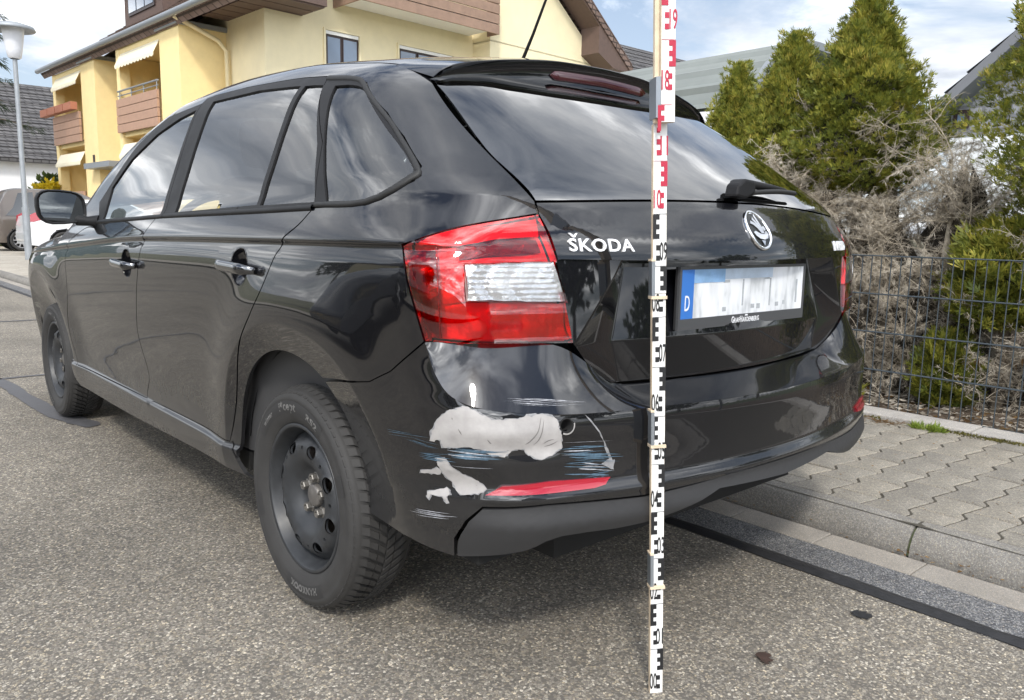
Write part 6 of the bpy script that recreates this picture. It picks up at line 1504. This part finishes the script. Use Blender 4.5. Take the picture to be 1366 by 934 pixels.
# ---- simple gabled houses
def gable_house(name, label, x0, x1, y0, y1, ze, zr, axis, wall, rmat, over=.4, rows=16, wins=(), cat_='house', group=None, gmat=None, base=0.):
    t = thing(name, label, cat_, (x0, y0, base), group); m = MB(); m.box((x0, y0, base), (x1, y1, ze)); m.build('wall', wall, t)
    if axis == 'x':
        ym = (y0+y1)/2; obj('gable', [(x0+.001, y0, ze), (x0+.001, y1, ze), (x0+.001, ym, zr)], [(0, 2, 1)], gmat or wall, t); obj('gable', [(x1-.001, y0, ze), (x1-.001, y1, ze), (x1-.001, ym, zr)], [(0, 1, 2)], gmat or wall, t)
        k = (zr-ze)/(ym-y0); E = [((x0-over, y0-over, ze-k*over+.06), (x1+over, y0-over, ze-k*over+.06), (x0-over, ym, zr+.06), (x1+over, ym, zr+.06)), ((x0-over, y1+over, ze-k*over+.06), (x1+over, y1+over, ze-k*over+.06), (x0-over, ym, zr+.06), (x1+over, ym, zr+.06))]
    else:
        xm = (x0+x1)/2; obj('gable', [(x0, y0+.001, ze), (x1, y0+.001, ze), (xm, y0+.001, zr)], [(0, 1, 2)], gmat or wall, t); obj('gable', [(x0, y1-.001, ze), (x1, y1-.001, ze), (xm, y1-.001, zr)], [(0, 2, 1)], gmat or wall, t)
        k = (zr-ze)/(xm-x0); E = [((x0-over, y0-over, ze-k*over+.06), (x0-over, y1+over, ze-k*over+.06), (xm, y0-over, zr+.06), (xm, y1+over, zr+.06)), ((x1+over, y0-over, ze-k*over+.06), (x1+over, y1+over, ze-k*over+.06), (xm, y0-over, zr+.06), (xm, y1+over, zr+.06))]
    for e in E:
        V = [np.array(p) for p in e]; W = [v-[0, 0, .22] for v in V]; m = MB(); m.add(V+W, [(0, 1, 3, 2), (4, 6, 7, 5), (0, 4, 5, 1), (2, 3, 7, 6), (0, 2, 6, 4), (1, 5, 7, 3)]); r = fixn(m.build('roof', rmat, t))
        if rows: 
            a0, a1, b0, b1 = V; nrm = np.cross(a1-a0, b0-a0); nrm /= np.linalg.norm(nrm); nrm *= np.sign(nrm[2])
            for q in range(rows):
                t0, t1 = q/rows, (q+1)/rows; A, Bq, Cq, D = a0+(b0-a0)*t0, a1+(b1-a1)*t0, a1+(b1-a1)*t1, a0+(b0-a0)*t1
                obj('tile_row', [A+nrm*.05, Bq+nrm*.05, Cq+nrm*.006, D+nrm*.006, A, Bq], [(0, 1, 2, 3), (4, 5, 1, 0)], rmat, r)
    for side, a, b, c, d in wins:
        m = MB(); m2 = MB()
        if side == 'y0': m.box((a, y0-.03, c), (b, y0-.002, d)); m2.box((a+.08, y0-.045, c+.08), (b-.08, y0-.031, d-.08))
        if side == 'x0': m.box((x0-.06, a, c), (x0-.002, b, d)); m2.box((x0-.075, a+.08, c+.08), (x0-.061, b-.08, d-.08))
        if side == 'x1': m.box((x1+.002, a, c), (x1+.03, b, d)); m2.box((x1+.031, a+.08, c+.08), (x1+.045, b-.08, d-.08))
        w = m.build('window', WFR, t); m2.build('pane', WGL, w)
    return t
gable_house('tiled_house', 'white house with a dark tiled roof at the far left', -6.0, 12.6, 55.0, 64.0, 5.1, 9.5, 'x', PLW, TILEG, .6, 15, [('y0', 5.2, 7.0, 2.6, 4.0), ('y0', 1.5, 3.0, 2.6, 4.0)])
gable_house('tiled_house', 'grey tiled roof rising behind the curved carport', 34., 56., 34., 44., 9.3, 14.2, 'x', PLW, TILEG, .5, 16)
gable_house('shingled_house', 'house with grey shingled gable behind the hedge at the right', 15.0, 24., -3.3, 5.35, 3.45, 7.35, 'x', PLW, simple('slate_grey', (.16, .165, .18), .7), .62, 14, [('x0', 5.02, 5.3, 3.02, 3.36)], gmat=SHING)
sp_ = MB(); sp_.box((14.975, -3.3, 2.88), (14.998, 5.35, 3.50)); sp_.build('shingle_panel', SHING, [o for o in C.objects if o.name.startswith('shingled_house')][0])
# barrel-roof carport
cp = thing('carport', 'carport with a curved ribbed metal roof behind the thujas', 'carport', (10.8, 6, 0))
CPM = simple('ribbed_sheet', (.225, .245, .23), .5, metal=.3, var=.08, vscale=3)
cxp, czp, rp = 10.95, 2.72, 1.62; A = np.linspace(R(172), R(8), 42); V = []
for yy in (6.0, 16.):
    for i, a in enumerate(A): r = rp+(.055 if i % 4 == 0 else 0); V.append((cxp+r*math.cos(a)*1.12, yy, czp+r*math.sin(a)*.80))
for yy in (6.0, 16.):
    for a in A: r = rp-.03; V.append((cxp+r*math.cos(a)*1.12, yy, czp+r*math.sin(a)*.80))
n = 42; m = MB(); m.add(V, [(i, i+1, n+i+1, n+i) for i in range(n-1)]+[(2*n+i, 3*n+i, 3*n+i+1, 2*n+i+1) for i in range(n-1)]); m.build('barrel_roof', CPM, cp)
m = MB(); V = []
for yy in (5.93, 6.02):
    for a in A: V += [(cxp+(rp+.05)*math.cos(a)*1.12, yy, czp+(rp+.05)*math.sin(a)*.8), (cxp+(rp-.10)*math.cos(a)*1.12, yy, czp+(rp-.10)*math.sin(a)*.8)]
m.add(V, [(2*i, 2*i+2, 2*i+3, 2*i+1) for i in range(n-1)]+[(2*n+2*i, 2*n+2*i+1, 2*n+2*i+3, 2*n+2*i+2) for i in range(n-1)]+[(2*i, 2*n+2*i, 2*n+2*i+2, 2*i+2) for i in range(n-1)]+[(2*i+1, 2*i+3, 2*n+2*i+3, 2*n+2*i+1) for i in range(n-1)]); m.build('end_trim', COP, cp)
m = MB(); m.box((9.12, 6.05, .05), (9.2, 16, 2.86)); m.box((12.7, 6.05, .05), (12.78, 16, 2.86)); m.box((9.2, 15.9, .05), (12.7, 16, 2.86)); m.build('carport_wall', PLW, cp)
# hill on the horizon
hl_ = MB(); V = []; n = 60
for j, (yy, k) in enumerate(((560, .0), (620, .55), (680, 1.), (800, 1.05))):
    for i in range(n+1): x = -150+10*i; V.append((x, yy+nrng.normal(0, 4), -2+k*(88+7*math.sin(x*.02)+3*math.sin(x*.09)+2*math.sin(x*.23))))
hl_.add(V, [(j*(n+1)+i, j*(n+1)+i+1, (j+1)*(n+1)+i+1, (j+1)*(n+1)+i) for j in range(3) for i in range(n)], True); hl_.build('hill', simple('wooded_hill', (.05, .085, .085), .95, var=.45, vscale=.25, bump=1., bscale=.4, bdist=4.))['kind'] = 'structure'
# ================================================================ trees and bushes farther off
def broad_tree(name, label, x, y, h, r, mat, seed, n=1500, size=.35, cat_='tree', trunk=True, zc=.62, squash=.8, group=None, leafw=.5):
    g = np.random.default_rng(seed); t = thing(name, label, cat_, (x, y, 0), group)
    if trunk:
        m = MB(); m.tube([(x, y, 0), (x+.05, y, h*.3), (x, y+.1, h*.62), (x, y, h*.85)], [.16*h/6, .12*h/6, .07*h/6, .02], 8)
        for k in range(9):
            a = g.uniform(0, 6.28); z_ = h*g.uniform(.3, .7); m.tube([(x, y, z_), (x+r*.4*math.cos(a), y+r*.4*math.sin(a), z_+h*.1), (x+r*.8*math.cos(a), y+r*.8*math.sin(a), z_+h*.2)], [.05*h/6, .03*h/6, .008], 6)
        m.build('trunk', BARK, t)
    cl = g.normal(0, 1, (26, 3)); cl /= np.linalg.norm(cl, axis=1, keepdims=True); cl *= g.uniform(.3, .85, (26, 1))*r; cl[:,2] *= squash*h*(1-zc)/r if r else 1
    idx = g.integers(26, size=n); d = g.normal(0, 1, (n, 3)); d /= np.linalg.norm(d, axis=1, keepdims=True); P = cl[idx]+d*r*.34*g.uniform(.6, 1, (n, 1)); P += [x, y, h*zc]; P[:,2] = np.maximum(P[:,2], .12)
    sprays(P, d+[0, 0, .3], size, mat, 'crown', .45+.25*np.sin(idx*1.7)+g.normal(0, .15, n), t, fans=3, width=leafw, seed=seed)
    return t
broad_tree('forsythia', 'forsythia in yellow bloom beside the yellow house', 6.6, 40.5, 2.9, 1.15, YELLOW, 81, 1800, .22, 'shrub', False, .58, .9)
broad_tree('shrub', 'green shrub behind the forsythia blossom', 7.3, 41.6, 3.1, 1.0, LEAF, 82, 1200, .25, 'shrub', False, .6, .9)
hg = thing('clipped_hedge', 'clipped dark green hedge at the far left behind the cars', 'hedge', (2.2, 31, 0))
m = MB(); m.box((-.9, 30.6, .05), (3.5, 31.6, 1.72)); m.build('inner_twigs', CORE, hg)
g = np.random.default_rng(83); n = 3200; P = np.stack([g.uniform(-1, 3.6, n), g.choice([30.55, 31.65, 31.1], n)+g.normal(0, .1, n), g.uniform(.1, 1.85, n)], 1); sprays(P, g.normal(0, 1, (n, 3))+[0, -.5, .6], .12, LEAF, 'foliage', .4+g.normal(0, .2, n), hg, 3, .4, seed=84)
# bush by the carport
broad_tree('shrub', 'light green leafy shrub between car roof and carport', 4.6, 3.55, 2.12, .55, foliage_mat('fresh_green', [(0, (.08, .12, .03)), (.6, (.17, .22, .06)), (1, (.30, .34, .12))]), 85, 900, .055, 'shrub', True, .72, .9)
# cedar at the left border
cd_ = thing('cedar_tree', 'cedar with drooping branches at the upper left border', 'tree', (2.3, 36., 0)); m = MB(); m.tube([(2.3, 36, 0), (2.3, 36, 6), (2.3, 36, 13)], [.3, .2, .03], 10); m.build('trunk', BARK, cd_)
g = np.random.default_rng(91); br = MB(); P = []; D = []
for k in range(64):
    z_ = 4.8+7.8*k/64; a = k*2.4+g.normal(0, .2); L = (3.1-.20*(z_-4.8))*g.uniform(.75, 1.05); q = [(2.3+L*s*math.cos(a), 36+L*s*math.sin(a), z_+.55*s-.75*s*s) for s in (0, .35, .7, 1.)]; br.tube(q, [.05, .035, .02, .006], 5)
    for s in g.uniform(.15, 1.05, 55):
        P.append((2.3+L*s*math.cos(a)+g.normal(0, .14), 36+L*s*math.sin(a)+g.normal(0, .14), z_+.55*s-.75*s*s+g.normal(0, .03))); D.append((math.cos(a+g.normal(0, .5)), math.sin(a+g.normal(0, .5)), -.45+g.normal(0, .2)))
br.build('limbs', BARK, cd_); sprays(np.array(P), np.array(D), .34, CEDAR, 'foliage', .5+g.normal(0, .2, len(P)), cd_, 5, .10, droop=.25, seed=92)
# ================================================================ the two parked cars beyond
def small_car(name, label, x, y, z, paint, L, H, roofx, hood, tail_red, seed, W=.88, sloped=False):
    """seen from its right side, nose towards +x; x is the rear end"""
    t = thing(name, label, 'car', (x, y, z)); yc = y+W
    zb = .93
    top = (0, .80, .10, 1.02, .28, 1.30, .55, H-.07, .9, H, roofx, H-.02, roofx+.55, H-.22, roofx+1.05, 1.02, roofx+1.3, .98, L-.35, .82, L-.08, .66, L, .5)
    if sloped: top = (0, .78, .06, 1.0, .30, 1.06, .70, 1.20, 1.25, H-.04, 1.6, H)+top[10:]
    def wid(x_, z_): e = sst(0, .35, x_)*.10+.90-.14*sst(L-.8, L, x_); return W*e-.22*np.maximum(z_-zb, 0)**1.15-.06*np.maximum(.45-z_, 0)
    xs_ = np.linspace(.001, L-.001, 64); rows = []
    for q in xs_:
        zt = float(pch(q, top)); zbm = .24+.10*max(0, .3-q)+.1*max(0, q-L+.3); col = []
        for s in np.linspace(0, 1, 16): z_ = zbm+(zt-.05-zbm)*s; col.append((q, -float(wid(q, z_)), z_))
        w_ = float(wid(q, zt-.05))
        for s in np.linspace(0, 1, 8)[1:]: col.append((q, -w_*math.cos(s*math.pi/2)*1.0, zt-.05+.05*math.sin(s*math.pi/2)))
        rows.append(col+[(a, -b, c) for a, b, c in col[-2::-1]])
    n = len(rows[0]); V = [(x+a, yc+b, z+c) for r in rows for a, b, c in r]
    f = [(i*n+k, (i+1)*n+k, (i+1)*n+k+1, i*n+k+1) for i in range(63) for k in range(n-1)]+[tuple(range(n)), tuple(range(63*n, 64*n))[::-1]]
    # cut the wheel arches away
    wx = (.78, .78+2.55); f = [q for q in f if len(q) > 4 or not any((np.mean([V[i][0] for i in q])-x-a)**2+(np.mean([V[i][2] for i in q])-z-.31)**2 < .355**2 for a in wx)]
    m = MB(); m.add(V, f, True); b = autosmooth(m.build('body', paint, t), 40)
    def side_patch(nm, poly, mat, off, both=True):
        for s in ((-1, 1) if both else (-1,)):
            dom = lambda q: (np.stack([x+q[:,0], yc+s*(wid(q[:,0], q[:,1])), z+q[:,1]], 1), np.stack([0*q[:,0], 0*q[:,0]+s, .3+0*q[:,0]], 1))
            part_ = panel_mesh(nm, dom, [np.array(poly)], mat, gap=0, off=off, flange=.004, step=(.08, .05)); link(nm, part_, None, t)
    GLC = simple('car_window', (.02, .025, .03), .05, coat=1.)
    side_patch('side_window', [(.62, 1.0), (.80, 1.10), (1.05, 1.2), (1.17, 1.24), (1.2, .98)] if sloped else [(.42, 1.0), (.62, 1.22), (.78, H-.16), (1.15, H-.12), (1.2, .98)], GLC, .006); side_patch('side_window', [(1.27, .98), (1.23, H-.12), (roofx+.2, H-.14), (roofx+.45, H-.28), (roofx+.95, .98)], GLC, .006)
    side_patch('tail_lamp', tail_red, RED_REFLECT, .010)
    side_patch('door_line', [(1.2, .35), (1.235, .97), (1.243, .97), (1.208, .35)], RUBBER, .004)
    m = MB(); m.box((x-.03, yc-W*.86, z+.34), (x+.16, yc+W*.86, z+.60), bev=.05); m.build('bumper', paint, t)
    m = MB(); m.box((x+.3, yc-.7, z+.2), (x+L-.3, yc+.7, z+.5)); m.build('underbody', DARK, t)
    for a in wx:
        m = MB(); m.lathe([(.33, -.02), (.365, -.03), (.365, .05)], 40, 'y', (x+a, y+.02, z+.31)); m.build('arch_edge', TRIM, t)
        m = MB(); m.lathe([(0, .30), (.355, .30), (.355, .0)], 30, 'y', (x+a, y+.05, z+.31)); m.build('wheel_well', DARK, t)
        for s in (0, 1):
            yy = y+.10 if s == 0 else y+2*W-.10; sg = -1 if s == 0 else 1
            m = MB(); m.lathe([(.20, 0), (.215, .075*sg), (.27, .095*sg), (.30, .07*sg), (.31, 0), (.31, -.1*sg), (.2, -.1*sg)], 40, 'y', (x+a, yy, z+.31)); w = fixn(m.build('wheel', TYRE, t))
            m = MB(); m.lathe([(.215, .075*sg), (.205, .05*sg), (.195, .04*sg)], 40, 'y', (x+a, yy, z+.31)); m.lathe([(0, .055*sg), (.05, .055*sg), (.06, .03*sg)], 20, 'y', (x+a, yy, z+.31))
            for k in range(10):
                an = 2*math.pi*k/10; M_ = Matrix.Translation((x+a, yy+.05*sg, z+.31)) @ Matrix.Rotation(an, 4, 'Y'); m.box((.03, -.012, -.016), (.205, .012, .016), M_)
            fixn(m.build('rim', simple('alloy', (.62, .62, .64), .3, metal=.7), w)); m = MB(); m.lathe([(0, -.01*sg), (.2, -.01*sg)], 24, 'y', (x+a, yy, z+.31)); m.build('brake_disc', DARK, w)
    return t
WPAINT = simple('white_paint', (.80, .81, .83), .25, coat=1.); BPAINT = simple('brown_metallic', (.15, .125, .105), .3, metal=.5, coat=1.)
small_car('parked_car', 'white small car with red tail lamp parked behind the wing mirror', 2.52, 22.0, .09, WPAINT, 4.1, 1.47, 2.2, 1., [(.02, .84), (.03, 1.0), (.16, 1.07), (.40, .99), (.30, .90), (.12, .84)], 1, sloped=True)
small_car('parked_car', 'brown compact car parked beyond the white one at the left border', 2.20, 25.6, .09, BPAINT, 4.3, 1.80, 2.2, 1., [(.0, .80), (.02, 1.06), (.12, 1.10), (.17, .85)], 2)
# ================================================================ street side seen in the paint's reflections
gable_house('street_house', 'white gabled house on the other side of the street', -28., -18., -3., 8., 4.6, 7.8, 'y', PLW, TILEB, .5, 10, [('x1', -1.5, 0, 1., 2.3), ('x1', 4, 5.6, 1., 2.3), ('x1', .8, 2.2, 3.6, 4.9)])
gable_house('street_house', 'cream gabled house farther along the other side of the street', -28., -18., 13., 25., 4.8, 8.2, 'y', PLC, TILEG, .5, 10, [('x1', 15, 16.6, 1., 2.3), ('x1', 20, 21.6, 1., 2.3)])
gable_house('street_house', 'grey gabled house standing behind the photographer', -14., -3., -36., -25., 4.6, 8.6, 'y', SHING, TILEG, .5, 10, [('y0', -9, -7, 1, 2.3)])
for k, (a, b, h, r) in enumerate(((-13.5, -2.2, 3.6, 1.6), (-13.8, 9.8, 3.9, 1.9), (-19.2, 27.5, 5.4, 2.2), (4.5, -22., 6., 2.6), (11, -19, 5.4, 2.6), (16, -13, 5.4, 2.6))):
    broad_tree('street_tree', ('round green tree across the street opposite the car', 'tall green tree between the houses across the street', 'green tree farther up the other side of the street', 'green tree behind the photographer by the pavement', 'wide green tree behind the photographer in a garden', 'green garden tree behind the right end of the hedge')[k], a, b, h, r, LEAF, 100+k, 1300, .45, group='green trees round the street')
small_car('parked_car', 'dark car parked across the street opposite', -8.2, 4.2, .10, simple('dark_paint', (.03, .035, .045), .25, coat=1.), 4.2, 1.48, 2.1, 1., [(.0, .80), (.02, 1.0), (.25, 1.03), (.2, .85)], 3)
